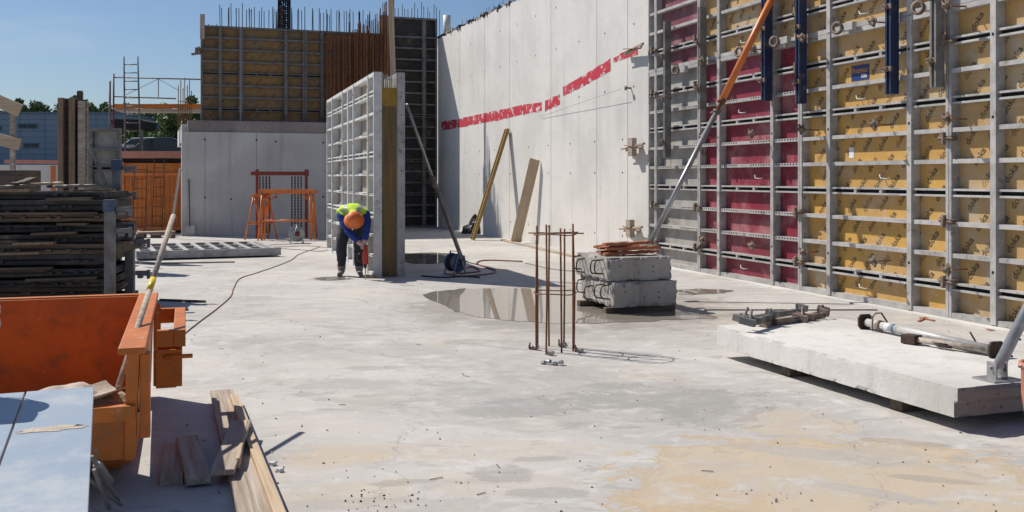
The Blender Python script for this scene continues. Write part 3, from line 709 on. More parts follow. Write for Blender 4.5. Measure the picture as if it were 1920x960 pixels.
# ---------------------------------------------------------------- column formwork pair in the middle
pA = Vector((-4.08, 22.3, 0)); pB = Vector((-2.22, 16.26, 0)); dP = (pB-pA).normalized(); LP = (pB-pA).length; PHP = math.atan2(dP.y, dP.x)
nP = Vector((math.sin(PHP), -math.cos(PHP), 0))      # front normal, faces left
rP = [0]+[.33*i for i in range(1, 10)]+[3.3]
L1 = LP*.523
form_panel('white gridded formwork panel farther from the worker, in the middle', pA, PHP, L1-.01, rP, [.98, 2.6], 'ply_beige', slots=(3, 6, 9), holes=(1, 2, 4, 5, 7), fm='galv_light', text=False, group='free standing formwork panels in the middle', studw=.06, rib=.04, depth=.135, edge=.05)
form_panel('white gridded formwork panel beside the bending worker', pA+dP*L1, PHP, LP-L1, rP, [.78, 2.42], 'ply_beige', slots=(3, 6, 9), holes=(1, 2, 4, 5, 7), fm='galv_light', text=False, group='free standing formwork panels in the middle', studw=.06, rib=.04, depth=.135, edge=.05)
# opposite side pair (front faces right)
off = .12+.27
for k, (a, L, lab) in enumerate(((LP-3.0, 3.0, 'formwork panel on the right side of the pair in the middle, carrying the grey prop'), (LP-3.5-2.6, 2.9, 'rear formwork panel on the right side of the middle pair'))):
    org = pA+dP*(a+L)-nP*(off+.12+(.04 if k else 0))
    hh = rP if k == 0 else [z*.8 for z in rP]
    form_panel(lab, org, PHP+math.pi, L-.01, hh, [.65, 2.2], 'ply_grey', slots=(3, 6, 9), fm='galv', text=False, group='free standing formwork panels in the middle', studw=.08)
# end stop board between the panels
o = MB().box(-.01, .05, -.12, .12, 0, 2.75).box(-.011, .051, -.121, .121, 2.75, 3.05, 1).build('stop_board', ['stopboard', 'yellowcap'], loc=pB-nP*(.12+.135)-dP*.05, rz=PHP); tag(o, 'tall stained yellow board closing the end between the two middle panels', 'board')
o = MB().box(-.004, .02, -.062, .062, 0, 3.3).build('end_post', 'galv', loc=pB-nP*.06+dP*.004, rz=PHP)
bpy.data.objects.remove(o)
b = MB()
for i in range(7): b.tube([(-i*.05, (i % 3)*.07-.07, 2.3), (-i*.05, (i % 3)*.07-.07, 3.28)], .01, 5)
b.tube([(-.02, -.08, 3.2), (-.32, -.08, 3.2)], .008, 5).tube([(-.02, .07, 3.2), (-.02, -.08, 3.2)], .008, 5)
o = b.build('rebar_cage', 'steel', loc=pB-nP*(.12+.135)-dP*.12, rz=PHP); tag(o, 'bright bar ends sticking up between the two middle panels', 'rebar cage')
plank('timber_batten', 'very tall pale batten standing up behind the middle formwork', 'batten', P(742, 300, 17.2), P(732, -25, 17.2), .085, .06, 'wood', up=(0, 1, 0))
# yellow wedge block under the panel foot
plank('timber_offcut', 'small pale offcut under the foot of the middle panel', 'timber', G(684, 517, .02), G(702, 519, .02), .12, .035, 'wood')

# ---------------------------------------------------------------- props
def tube_obj(name, p, q, r, m, parent, n=12):
    return MB().tube([p, q], r, n).build(name, m, parent)
def footplate(parent, c, yaw, m='galv', s=.1):
    b = MB().box(-s, s, -s*.8, s*.8, 0, .012).box(-.05, -.038, -.04, .04, .012, .12).box(.038, .05, -.04, .04, .012, .12).tube([(-.07, 0, .08), (.07, 0, .08)], .012, 8)
    return b.build('foot', m, parent, loc=c, rz=yaw, bevel=.003)
# long orange prop
p0 = Vector((1.82, 13.4, .655)); p1 = Vector((4.02, 14.6, 4.75)); d = p1-p0
t = thing('raking_prop', 'long raking prop with orange upper tube, standing on the stacked blocks', 'prop', p0, 0)
kn = d*(.455)
tube_obj('lower_tube', Vector((0, 0, .07)), kn, .035, 'steel', t)
MB().tube([kn*.985, kn*1.0], .055, 12).tube([kn*.985-Vector((.08, 0, 0)), kn*.985+Vector((.08, 0, .03))], .012, 6).build('collar', 'cast', t)
tube_obj('upper_tube', kn*1.07, d, .048, 'orange_prop', t, 16)
MB().tube([kn, kn*1.09], .03, 10).tube([kn*1.06, kn*1.085], .056, 14).build('spindle', 'rust', t)
footplate(t, (0, 0, 0), .3)
# grey prop at the middle panels
p0 = G(866, 490, 0); p1 = P(762, 195, 17.6); d = p1-p0
t = thing('raking_prop', 'grey raking prop leaning on the middle formwork beside the cable reel', 'prop', p0, 0)
tube_obj('lower_tube', Vector((0, 0, .05)), d*.53, .04, 'galv_dark', t)
tube_obj('upper_tube', d*.5, d, .026, 'steel', t)
MB().tube([d*.5, d*.56], .055, 12).build('collar', 'cast', t)
footplate(t, (0, 0, 0), .3)
# prop at right edge standing on slab
ZS = .28
p0 = Vector((3.17, 6.62, ZS)); p1 = FW(10.1*q, 3.1, .05); d = p1-p0
t = thing('raking_prop', 'grey raking prop standing on the slab at the right edge', 'prop', p0, 0)
b = MB().tube([Vector((0, 0, .07)), d], .038, 16)
for k in range(14): c = d*(.05+.035*k); b.tube([c+Vector((-.0, -.0395, 0)), c+Vector((0, -.036, 0))], .008, 6, 1)
b.build('tube', ['steel', 'slot'], t)
footplate(t, (0, 0, 0), .35, 'steel', .12)

def rough_box(nx, ny, nz):
    bm = bmesh.new(); seen = {}
    def V(i, j, k):
        if (i, j, k) not in seen: seen[(i, j, k)] = bm.verts.new((i/nx-.5, j/ny-.5, k/nz-.5))
        return seen[(i, j, k)]
    for a in range(nx):
        for b_ in range(ny):
            for k in (0, nz): bm.faces.new((V(a, b_, k), V(a+1, b_, k), V(a+1, b_+1, k), V(a, b_+1, k)))
    for a in range(nx):
        for b_ in range(nz):
            for k in (0, ny): bm.faces.new((V(a, k, b_), V(a+1, k, b_), V(a+1, k, b_+1), V(a, k, b_+1)))
    for a in range(ny):
        for b_ in range(nz):
            for k in (0, nx): bm.faces.new((V(k, a, b_), V(k, a+1, b_), V(k, a+1, b_+1), V(k, a, b_+1)))
    bmesh.ops.recalc_face_normals(bm, faces=bm.faces); return bm
# ---------------------------------------------------------------- stacked blocks
TS = R(19)
def block(name, label, corner, w, dd, z0, z1, m, seed, yaw=TS):
    """rough cast block: grid box with jitter"""
    from mathutils import noise
    bm = rough_box(26, 30, 9); off = Vector((seed*7.3, seed*3.1, 0))
    for v in bm.verts:
        ed = sum(abs(abs(c)-.5) < 1e-4 for c in v.co)
        p = Vector(((v.co.x+.5)*w, (v.co.y+.5)*dd, z0+(v.co.z+.5)*(z1-z0))); c_ = Vector((w/2, dd/2, (z0+z1)/2))
        n1 = noise.noise((p+off)*7); n2 = noise.noise((p+off)*22)
        k = max(0, n1+.3+.6*n2)*(.055 if ed >= 2 else .008)+.006*n2
        v.co = p+(c_-p).normalized()*k
    me = bpy.data.meshes.new(name); bm.to_mesh(me); bm.free(); me.materials.append(M[m])
    o = bpy.data.objects.new(name, me); COL.objects.link(o)
    return o
cb = G(1150, 589); cb = Vector((1.19, 11.85, 0))
def blk(label, cat, corner, w, dd, z0, z1, seed, loops):
    t = thing('concrete_block', label, cat, (corner.x, corner.y, z0), TS, 'concrete blocks stacked on each other')
    o = block('block_body', None, None, w, dd, 0, z1-z0, 'conc_block', seed); o.parent = t
    for (y, z) in loops:
        MB().tube([(0, y, z), (-.09, y, z-.01), (-.11, y, z-.05), (-.11, y+.01, z-.12), (-.09, y+.01, z-.16), (0, y, z-.17)], .009, 6).build('lifting_loop', 'rust_dark', t)
    return t
blk('lower rough concrete block with bent loops, standing in the puddle', 'block', cb, .84, 1.0, .075, .37, 1, [(.12, .26), (.3, .25), (.62, .2), (.85, .26)])
blk('upper rough concrete block carrying orange timber and a prop foot', 'block', cb+Vector((-.06, .06, 0)), .84, 1.0, .375, .655, 2, [(.14, .25), (.26, .24), (.7, .22), (.82, .25)])
plank('timber_bearer', 'near dark timber bearer under the stacked concrete blocks', 'timber', cb+Vector((-.1, .08, .035)), cb+eR*.8+Vector((0, .08, .035)), .1, .07, 'wood_dark')
plank('timber_bearer', 'rear dark timber bearer under the stacked concrete blocks', 'timber', cb+eB*.8+Vector((-.1, 0, .035)), cb+eB*.8+eR*.8+Vector((0, 0, .035)), .1, .07, 'wood_dark')
# orange timber scraps on top
rr = random.Random(21); bo = cb+Vector((-.12, .15, .66))
for i in range(9):
    L = rr.uniform(.55, .85); a = TS+rr.uniform(-.14, .2); lay = i//4
    c = bo+eR*rr.uniform(0, .12)+eB*(.12+.09*(i % 4)+.03*lay)+Vector((0, 0, .02+.042*lay+.004*i))
    dd = Vector((math.cos(a), math.sin(a), rr.uniform(.0, .06)))*L
    plank('timber_scrap', ['nearest', 'second nearest', 'third nearest', 'farthest', 'nearest', 'second nearest', 'third nearest', 'farthest', 'single topmost'][i]+' reddish orange timber scrap '+['in the lower layer', 'in the middle layer', 'of the pile'][lay]+' on the upper block', 'timber scrap', c, c+dd, rr.uniform(.05, .09), rr.uniform(.022, .035), 'wood_red', group='reddish timber scraps on the blocks', uneven=.012)
plank('timber_offcut', 'short brown timber offcut on top of the reddish scraps', 'timber', bo+eR*.2+eB*.3+Vector((0, 0, .125)), bo+eR*.48+eB*.34+Vector((0, 0, .135)), .09, .045, 'wood_grey')

# ---------------------------------------------------------------- rebar column starter
cc = G(1041, 655); t = thing('rebar_cage', 'upright cage of eight rusty bars rising from the floor', 'rebar cage', cc)
rad = .185; rr = random.Random(2)
for i in range(8):
    a = 2*math.pi*i/8+.28; x, y = rad*math.cos(a), rad*math.sin(a); hh = 1.14+rr.uniform(-.03, .03)
    MB().tube([(0, 0, 0), (rr.uniform(-.008, .008), 0, .5), (rr.uniform(-.012, .012), 0, hh)], .0088, 8).build('bar', 'rust', t, loc=(x, y, 0))
for z in (1.075, .53):
    b = MB(); pts = [(1.07*rad*math.cos(2*math.pi*k/20), 1.07*rad*math.sin(2*math.pi*k/20), z+.006*math.sin(k)) for k in range(21)]
    b.tube(pts, .006, 6)
    if z > 1: b.tube([(-rad*1.35, -.05, z+.012), (rad*1.45, .02, z+.004)], .006, 6).tube([(-rad, .1, z), (rad*1.2, .12, z+.01)], .006, 6)
    b.build('stirrup', 'rust', t)
def nutset(px, py, label, tall=True):
    t = thing('anchor_bolt', label, 'bolt', G(px, py), random.uniform(0, 3), 'anchor bolts around the rusty cage')
    b = MB()
    if tall:
        for k in range(3): b.tube([((k-1)*.045, .02*(k % 2), 0), ((k-1)*.047, .02*(k % 2), .035+.03*(k % 2))], .008, 8)
        b.build('bolt', 'rust', t)
    b = MB()
    for k in range(3 if tall else 2):
        x = (k-1)*.05; b.lathe([(.0, 0), (.026, 0), (.026, .022), (.018, .03), (0, .03)], 6, X=Matrix.Translation((x, .015*(k % 2)-.02, .0 if k else .012)) @ Matrix.Rotation(.5*k, 4, 'X'), smooth=False)
    b.build('nut', 'steel', t)
nutset(997, 655, 'anchor bolts left of the rusty bar cage'); nutset(1028, 665, 'anchor bolts at the near foot of the rusty bar cage'); nutset(1083, 660, 'anchor bolts right of the rusty bar cage'); nutset(1052, 649, 'anchor bolts at the far side of the rusty bar cage')
nutset(1018, 683, 'left of two loose nuts lying in front of the rusty bar cage', False); nutset(1040, 685, 'right of two loose nuts lying in front of the rusty bar cage', False)

# ---------------------------------------------------------------- precast slab
sc = Vector((1.83, 9.05, 0)); e1 = Vector((.335, -.942, 0)); sl_yaw = math.atan2(e1.y, e1.x)
t = thing('concrete_slab', 'large precast concrete slab lying on timber blocks', 'slab', (sc.x, sc.y, .09), sl_yaw)
from mathutils import noise
bm = rough_box(90, 42, 7)
rr = random.Random(9); Ls, Ws, Ts = 2.87, 1.35, .19
for v in bm.verts:
    ed = (abs(abs(v.co.x)-.5) < 1e-4)+(abs(abs(v.co.y)-.5) < 1e-4)+(abs(abs(v.co.z)-.5) < 1e-4)
    x = (v.co.x+.5)*Ls; y = (v.co.y+.5)*Ws; z = (v.co.z+.5)*Ts
    if v.co.z < 0 and x > Ls-.01: x -= .03
    q_ = Vector((x, y, z)); c_ = Vector((Ls/2, Ws/2, Ts/2)); k = max(0, noise.noise(q_*7)+.12+.5*noise.noise(q_*25))*(.013 if ed >= 2 else .0025)+(.012 if ed >= 2 and noise.noise(q_*2.3+Vector((4, 4, 4))) > .36 else 0)
    v.co = q_+(c_-q_).normalized()*k+Vector((0, 0, .0015*noise.noise(q_*3)))
bm.faces.ensure_lookup_table(); bm.normal_update()
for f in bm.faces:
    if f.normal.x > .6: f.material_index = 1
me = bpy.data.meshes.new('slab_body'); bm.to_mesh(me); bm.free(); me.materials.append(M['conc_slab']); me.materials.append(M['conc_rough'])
o = bpy.data.objects.new('slab_body', me); COL.objects.link(o); o.parent = t
e2 = Vector((-e1.y, e1.x, 0))
for f, lab in ((.33, 'far timber block under the precast slab'), (.78, 'near timber block under the precast slab')):
    c = sc+e1*(Ls*f); plank('timber_bearer', lab, 'timber', c+e2*.06+Vector((0, 0, .044)), c+e2*1.2+Vector((0, 0, .044)), .12, .084, 'wood_dark')
# items on the slab (z = ZS)
def SL(px, py, z=0): return G(px, py, ZS+z)
# two folded prop heads / brackets on slab
def clampbar(label, a, c, m, w):
    t = thing('alignment_clamp', label, 'clamp', a, 0, 'clamp bars lying on the slab'); d = Vector(c)-Vector(a); n = d.normalized(); s = Vector((-n.y, n.x, 0))
    MB().bar((0, 0, .03), d+Vector((0, 0, .03)), w, .05).build('bar', m, t, bevel=.004)
    b = MB()
    b.bar(-s*.07+Vector((0, 0, .03)), s*.07+Vector((0, 0, .05)), .05, .06).bar(n*.12-s*.08+Vector((0, 0, .04)), n*.12+s*.09+Vector((0, 0, .05)), .035, .05).tube([n*.05+Vector((0, 0, .04)), n*.18+s*.05+Vector((0, 0, .12))], .014, 8)
    b.bar(d-s*.05+Vector((0, 0, .05)), d+s*.06+Vector((0, 0, .07)), .04, .06).tube([d*.9+Vector((0, 0, .06)), d*.86+Vector((.02, 0, .11))], .012, 6)
    b.bar(-s*.02+Vector((0, 0, .01)), d+Vector((0, 0, .01)), w*.5, .02); b.build('jaw', 'cast' if m != 'galv_dark' else 'galv_dark', t, bevel=.003)
clampbar('dark grey clamp bar at the far end of the slab', SL(1388, 606), SL(1505, 588), 'galv_dark', .05)
clampbar('rusty clamp bar lying nearest the slab edge', SL(1430, 613), SL(1545, 597), 'cast', .045)
clampbar('short grey clamp lying across the two clamp bars on the slab', SL(1402, 612, .05), SL(1448, 600, .05), 'galv_dark', .04)
clampbar('small rusty clamp at the right end of the clamp bars', SL(1500, 604), SL(1545, 592), 'cast', .03)
# long lying prop
a = SL(1622, 604, .06); c = SL(1868, 658, .05); d = c-a
t = thing('steel_prop', 'long grey steel prop with end plates lying on the slab', 'prop', a)
tube_obj('tube', d*.02, d*.98, .036, 'galv', t, 16); tube_obj('inner_tube', -d*.0, d*.1, .024, 'steel', t)
for f, nm in ((0, 'end_plate'), (1, 'end_plate')):
    X = frame(d*f, d*(f+.01)); MB().prism([(-.07, -.03), (-.045, -.06), (.045, -.06), (.07, -.03), (.07, .04), (.045, .07), (-.045, .07), (-.07, .04)], -.012, .012, 0, 'x', X).build(nm, 'rust_dark', t, bevel=.004)
n_ = d.normalized(); s_ = Vector((-n_.y, n_.x, 0)); q0 = d*.11
MB().tube([q0-s_*.05+Vector((0, 0, -.05)), q0-s_*.05+Vector((0, 0, .07)), q0-s_*.02+Vector((0, 0, .1)), q0+s_*.04+Vector((0, 0, .1)), q0+s_*.08+n_*.03+Vector((0, 0, .02))], .008, 8).build('pin_hook', 'cast', t)
MB().tube([d*.13, d*.15], .045, 16).build('collar', 'cast', t)
MB().tube([d*.19, d*.245], .0368, 16, 0).tube([d*.25, d*.27], .0367, 16, 1).build('sticker', ['label_white', 'blue_light'], t)
# short beige prop with timber head
a = SL(1712, 636, .04); c = SL(1850, 655, .05); d = c-a
t = thing('steel_prop', 'short beige prop with square end block lying before the long prop', 'prop', a)
tube_obj('tube', Vector((0, 0, 0)), d, .024, 'wood_grey', t)
MB().box(-.08, .05, -.05, .05, -.035, .035, 0, frame(Vector((0, 0, 0)), d)).build('end_block', 'rust_dark', t, bevel=.005)
MB().tube([d*.25, d*.32+Vector((.0, -.06, -.02)), d*.5+Vector((0, -.05, -.02))], .009, 6).tube([d*.2+Vector((0, -.03, 0)), d*.45+Vector((0, -.05, 0))], .006, 6).build('wire_tie', 'rust_dark', t)
# lever hook standing at the long prop end
a = SL(1838, 655, .02); t = thing('wing_lever', 'small upright flat lever beside the prop foot on the slab', 'lever', a)
MB().bar((0, 0, 0), (-.07, .02, .13), .03, .012).build('handle', 'cast', t); MB().lathe([(.02, -.01), (.035, -.01), (.035, .01), (.02, .01), (.02, -.01)], 12, X=Matrix.Translation((-.05, -.05, .01))).build('ring', 'cast', t)
# terracotta bucket at the right edge
a = Vector((3.23, 6.05, .0)); 
t = thing('bucket', 'terracotta coloured bucket cut by the right edge of the photo', 'bucket', a)
MB().lathe([(0, 0), (.13, 0), (.17, .30), (.172, .46), (.185, .47), (.185, .49), (.16, .49), (.15, .3), (.12, .02), (0, .02)], 28).build('pail', 'terracotta', t)
MB().tube([(.185*math.cos(x), .185*math.sin(x), .48-.05*math.sin(x/1.0)) for x in [k*math.pi/10 for k in range(11)]], .006, 6).build('handle', 'steel', t)
# thin bar between slab and blocks
plank('steel_rod', 'thin dark rod lying on the floor from the blocks towards the formwork', 'rod', G(1320, 581, .008), G(1645, 581, .008), .012, .012, 'rust_dark', bevel=0)
for px, py, qx, qy, lab in ((1725, 595, 1752, 601, 'thin reddish splinter by the middle of the formwork foot'), (1745, 590, 1722, 602, 'dark splinter by the formwork foot'), (1850, 617, 1880, 621, 'small dark splinter near the right prop')):
    plank('wood_splinter', lab, 'splinter', G(px, py, .01), G(qx, qy, .01), .03, .008, 'wood_red', bevel=0)

# ---------------------------------------------------------------- things leaning on the pale wall
a = G(886, 449, .02); tz = WC+dC*onC(955)+nC*.06+Vector((0, 0, 2.86))
t = thing('formwork_beam', 'yellow timber beam leaning against the pale wall', 'beam', mw=frame(a, tz, nC)); L = (tz-a).length
MB().box(0, L, -.1, -.06, -.04, .04).box(0, L, .06, .1, -.04, .04).build('flange', 'wood_yellow', t, bevel=.003)
MB().box(.01, L-.01, -.06, .06, -.014, .014).build('web', 'wood_yellow', t)
a = WC+dC*onC(992)+nC*.35+Vector((0, 0, .02)); tz = WC+dC*onC(1012)+nC*.12+Vector((0, 0, 2.04))
plank('wide_plank', 'wide pale plank leaning against the pale wall', 'plank', a, tz, .25, .03, 'wood', up=(-.25, -.97, 0))
a = WC+dC*(onC(966)+.05)+nC*.35+Vector((0, 0, .02)); c = WC+dC*(onC(1155))+nC*.75+Vector((0, 0, .02))
plank('long_plank', 'long thin board lying along the foot of the pale wall', 'plank', a, c, .12, .035, 'wood_grey')
# black bag
bm = bmesh.new(); bmesh.ops.create_icosphere(bm, subdivisions=4, radius=1); rr = random.Random(4)
from mathutils import noise
for v in bm.verts:
    p = v.co.copy(); k = 1+.28*noise.noise(p*2.2)+.12*noise.noise(p*6); v.co = Vector((p.x*.40*k, p.y*.28*k, max(-.0, p.z*.5*k*(1-.35*abs(p.x)))))
me = bpy.data.meshes.new('rubbish_bag'); bm.to_mesh(me); bm.free(); me.materials.append(M['black'])
for p in me.polygons: p.use_smooth = False
o = bpy.data.objects.new('rubbish_bag', me); COL.objects.link(o); o.location = G(893, 438); tag(o, 'black plastic bag slumped behind the leaning beam', 'bag')

# ---------------------------------------------------------------- cable reels and cables
def reel(px, py, label, r, m, yaw, cable):
    c = G(px, py); t = thing('cable_reel', label, 'cable reel', c, yaw, 'cable reels')
    X = Matrix.Translation((0, 0, r+.04)) @ Matrix.Rotation(R(90), 4, 'Y')
    for s in (-.09, .09):
        MB().lathe([(.03, s-.006), (r, s-.006), (r, s+.006), (.03, s+.006)], 28, X=X).build('flange', m, t)
    b = MB()
    for k in range(6): b.lathe([(r*.55, -.08+k*.027), (r*.8+.012, -.07+k*.027), (r*.55, -.055+k*.027)], 24, X=X)
    b.build('wound_cable', cable, t)
    MB().tube([(-.13, -r*.8, .01), (-.13, 0, 2*r+.07), (.13, 0, 2*r+.07), (.13, -r*.8, .01), (-.13, -r*.8, .01)], .011, 8).tube([(-.13, r*.8, .01), (-.13, 0, 2*r+.05)], .011, 8).tube([(.13, r*.8, .01), (.13, 0, 2*r+.05), ], .011, 8).tube([(-.13, r*.8, .01), (.13, r*.8, .01)], .011, 8).build('stand', 'steel', t)
    MB().tube([(.1, 0, r+.04), (.15, 0, r+.04), (.15, .05, r+.1)], .012, 8).lathe([(0, .1), (.06, .1), (.06, .13), (0, .13)], 14, X=X).build('hub', 'redpaint' if m != 'blue_light' else 'blue', t)
M['reel_grey'] = mat('reel_clear_grey', (.35, .36, .36), None, .4)
reel(556, 456, 'grey cable reel with red hub by the orange trestles', .19, 'reel_grey', -1.2, 'rubber')
reel(853, 514, 'pale blue cable reel at the foot of the grey prop', .155, 'blue_light', -.9, 'rubber')
def cable(pts, label, m='cable_red', r=.0065, jit=0):
    g = [G(px, py, r+.001) for px, py in pts]; out = []; n = len(g)
    for i in range(n-1):
        p0, p1, p2, p3 = g[max(i-1, 0)], g[i], g[i+1], g[min(i+2, n-1)]
        for k in range(8):
            t = k/8; out.append(.5*((2*p1)+(p2-p0)*t+(2*p0-5*p1+4*p2-p3)*t*t+(3*p1-p0-3*p2+p3)*t**3))
    out.append(g[-1]); o = MB().tube(out, r, 7).build('power_cable', m); tag(o, label, 'cable')
cable([(600, 463), (585, 468), (560, 477), (545, 488), (515, 500), (480, 512), (450, 522), (438, 540), (432, 556), (405, 580), (378, 600), (350, 622), (332, 638)], 'long dull red cable curving across the floor from the reel')
cable([(560, 457), (530, 458), (500, 460), (520, 463), (580, 461), (620, 466), (600, 471), (560, 468), (525, 466)], 'red cable looped on the floor by the grey red reel')
cable([(868, 512), (900, 508), (880, 500), (850, 517), (905, 515), (930, 508), (895, 495), (910, 488), (980, 490)], 'tangled dark red cable in the shade by the blue reel', 'redpaint', .012)
cable([(790, 517), (830, 520), (870, 518), (900, 520)], 'short dark cable lying in front of the blue reel', 'rubber', .012)
cable([(985, 493), (1040, 505), (1090, 508), (1100, 500)], 'thin grey cable near the foot of the pale wall', 'galv_dark', .007)

# ---------------------------------------------------------------- trestles
def trestle(label, origin, yaw, w, h, m, group=None, dp=.5):
    t = thing('steel_trestle', label, 'trestle', origin, yaw, group)
    MB().box(-w/2, w/2, -.04, .04, h-.09, h).build('top_beam', m, t, bevel=.004)
    for sx in (-1, 1):
        for sy in (-1, 1):
            MB().tube([(sx*(w/2-.1), sy*.03, h-.08), (sx*(w/2-.04), sy*dp/2, 0)], .022, 8).build('leg', m, t)
        MB().tube([(sx*(w/2-.06), -dp*.33, .35*h), (sx*(w/2-.06), dp*.33, .35*h)], .016, 8).build('brace', m, t)
    for sy in (-1, 1):
        MB().tube([(-(w/2-.07), sy*dp*.3, .38*h), ((w/2-.07), sy*dp*.3, .38*h)], .018, 8).tube([(-(w/2-.09), sy*dp*.12, .75*h), (-(w/4), sy*dp*.04, h-.09)], .014, 6).tube([((w/2-.09), sy*dp*.12, .75*h), ((w/4), sy*dp*.04, h-.09)], .014, 6).build('cross_rail', m, t)
    return t
g0 = G(540, 449)
trestle('front orange steel trestle against the grey wall', g0+Vector((0, -.2, 0)), TB-.3, 1.42, 1.3, 'orange_prop', 'orange trestles by the grey wall')
trestle('second orange steel trestle just behind the front one', g0+Vector((.03, .2, 0)), TB-.3, 1.36, 1.27, 'orange_prop', 'orange trestles by the grey wall')
trestle('narrow orange trestle at the left of the group', g0+Vector((-.72, .1, 0)), TB+.9, .8, 1.18, 'orange_prop', 'orange trestles by the grey wall')
# dark red rack with chains and clamps
t = thing('clamp_rack', 'dark red rack with hanging clamps behind the orange trestles', 'rack', g0+Vector((-.32, .62, 0)), TB)
MB().box(-.78, .72, -.05, .05, 1.66, 1.76).box(.62, .72, -.06, .06, 1.64, 1.82).box(-.66, -.58, -.06, .06, 1.64, 1.82).build('top_beam', 'redpaint', t, bevel=.004)
for x in (-.62, .66): MB().box(x-.035, x+.035, -.035, .035, 0, 1.66).build('post', 'redpaint', t)
for x in (-.55, -.47, -.39, -.3, .28, .36, .44, .52):
    b = MB(); z = 1.66
    while z > .2: b.box(x-.013, x+.013, -.03, -.015, z-.06, z-.01).box(x-.022, x+.022, -.045, -.02, z-.085, z-.06); z -= .075
    b.build('chain', 'rust_dark', t)
# spade against the wall
a = G(350, 440); t = thing('spade', 'spade leaning on the grey wall near the orange container', 'spade', WB+eR*(-1.72)-eB*.16, TB)
MB().tube([(.02, 0, .25), (.0, .1, 1.55)], .018, 8).build('shaft', 'wood_dark', t)
MB().prism([(-.13, .3), (-.13, .06), (-.08, 0), (.0, -.0), (.08, .0), (.15, .07), (.15, .3)], -.008, .008, 0, 'y').build('blade', 'steel', t)

# ---------------------------------------------------------------- orange container at the left background
c0 = Vector((-11.2, 29.2, 0)); c0.x = (230-960)/K*29.2
t = thing('orange_container', 'orange steel container in the left background', 'container', c0, R(4))
b = MB().box(0, 2.1, .02, 2.4, .12, 2.02)
for i in range(15): b.box(.08+i*.13, .14+i*.13, .0, .02, .2, 1.62)
b.build('body', 'orange', t)
MB().box(-.02, 2.12, -.04, .04, 1.66, 1.74).box(-.02, 2.12, -.04, .04, .08, .18).box(-.04, .05, -.05, .05, .1, 2.04).build('rail', 'orange_prop', t)
b = MB().box(-.1, 2.2, .1, 2.4, 2.021, 2.16).build('dark_gap', 'slot', t)
plank('steel_beam', 'salmon painted steel beam above the orange container', 'beam', c0+Vector((-.15, -.05, 2.26)), c0+Vector((2.2, .05, 2.26)), .15, .2, 'terracotta')
plank('steel_beam', 'salmon painted beam in front of the blue building', 'beam', P(10, 303, 30), P(125, 304, 30), .12, .1, 'terracotta')
plank('wooden_pallet', 'pale board on blocks in front of the orange container', 'pallet', G(255, 436, .14), G(326, 434, .14), .35, .04, 'wood')
for k, (px, lab) in enumerate(((262, 'left'), (290, 'middle'), (316, 'right'))): plank('timber_block', f'{lab} timber block under the pale board', 'timber', G(px-8, 443, .05)+Vector((0, .1, 0)), G(px+8, 443, .05)+Vector((0, .1, 0)), .2, .1, 'wood_dark', group='blocks under the pale board')
# wire mesh ladders standing before the container
for px0, px1, y0, y1, lab in ((248, 271, 312, 433, 'left welded wire ladder mat standing before the orange container'), (285, 304, 296, 430, 'right welded wire ladder mat standing before the orange container')):
    Y = 28.3; a = P(px0, y1, Y); c = P(px1, y0, Y); b = MB()
    b.tube([(0, 0, 0), (0, .2, c.z-a.z)], .012, 5).tube([(c.x-a.x, 0, 0), (c.x-a.x, .2, c.z-a.z)], .012, 5)
    z = .1
    while z < c.z-a.z: f = z/(c.z-a.z)*.2; b.tube([(0, f, z), (c.x-a.x, f, z)], .011, 5); z += .27
    tag(b.build('wire_ladder', 'rust_dark', loc=a), lab, 'wire mat', 'wire ladder mats')

# cars on the bank
def car(label, loc, yaw, m, s=1.0):
    t = thing('parked_car', label, 'car', loc, yaw)
    prof = [(-2.15, .35), (-2.2, .75), (-2.0, .95), (-1.1, 1.0), (-.55, 1.42), (.6, 1.46), (1.5, 1.05), (2.15, .95), (2.2, .4)]
    MB().prism(prof, -.85, .85, 0, 'y').build('body', m, t, bevel=.08)
    MB().prism([(-.98, 1.02), (-.52, 1.37), (.55, 1.40), (1.25, 1.06)], -.86, .86, 0, 'y').build('side_window', 'glass', t)
    MB().prism([(-1.06, 1.03), (-.57, 1.40), (-.60, 1.44), (-1.12, 1.06)], -.7, .7, 0, 'y').build('windscreen', 'glass', t)
    for x in (-1.35, 1.35):
        for y in (-.82, .82):
            w = MB().tube([(x, y-.1, .33), (x, y+.1, .33)], .33, 18).build('wheel', 'rubber', t)
            MB().tube([(x, y-.11, .33), (x, y+.11, .33)], .2, 12).build('rim', 'steel', w)
car('dark blue car parked on the bank behind the orange container', P(300, 314, 50), R(12), 'carpaint'); car('white car parked behind the dark blue car', P(272, 306, 58), R(8), 'carwhite')
# canopy
cpp = P(252, 234, 48); t = thing('site_canopy', 'dark flat roofed canopy in front of the trees', 'canopy', (cpp.x, cpp.y, 2.0))
MB().prism([(-.8, 0), (-.62, -.35), (.6, -.42), (.72, -.3), (.78, -.02), (.6, .06), (-.6, .08)], -.9, .9, 0, 'y').build('roof', 'slot', t, loc=(0, 0, cpp.z-2.0+.15), bevel=.02)
for x in (-.62, .55): MB().box(x-.05, x+.05, -.6, -.5, 0, cpp.z-2.1).build('post', 'galv_dark', t)

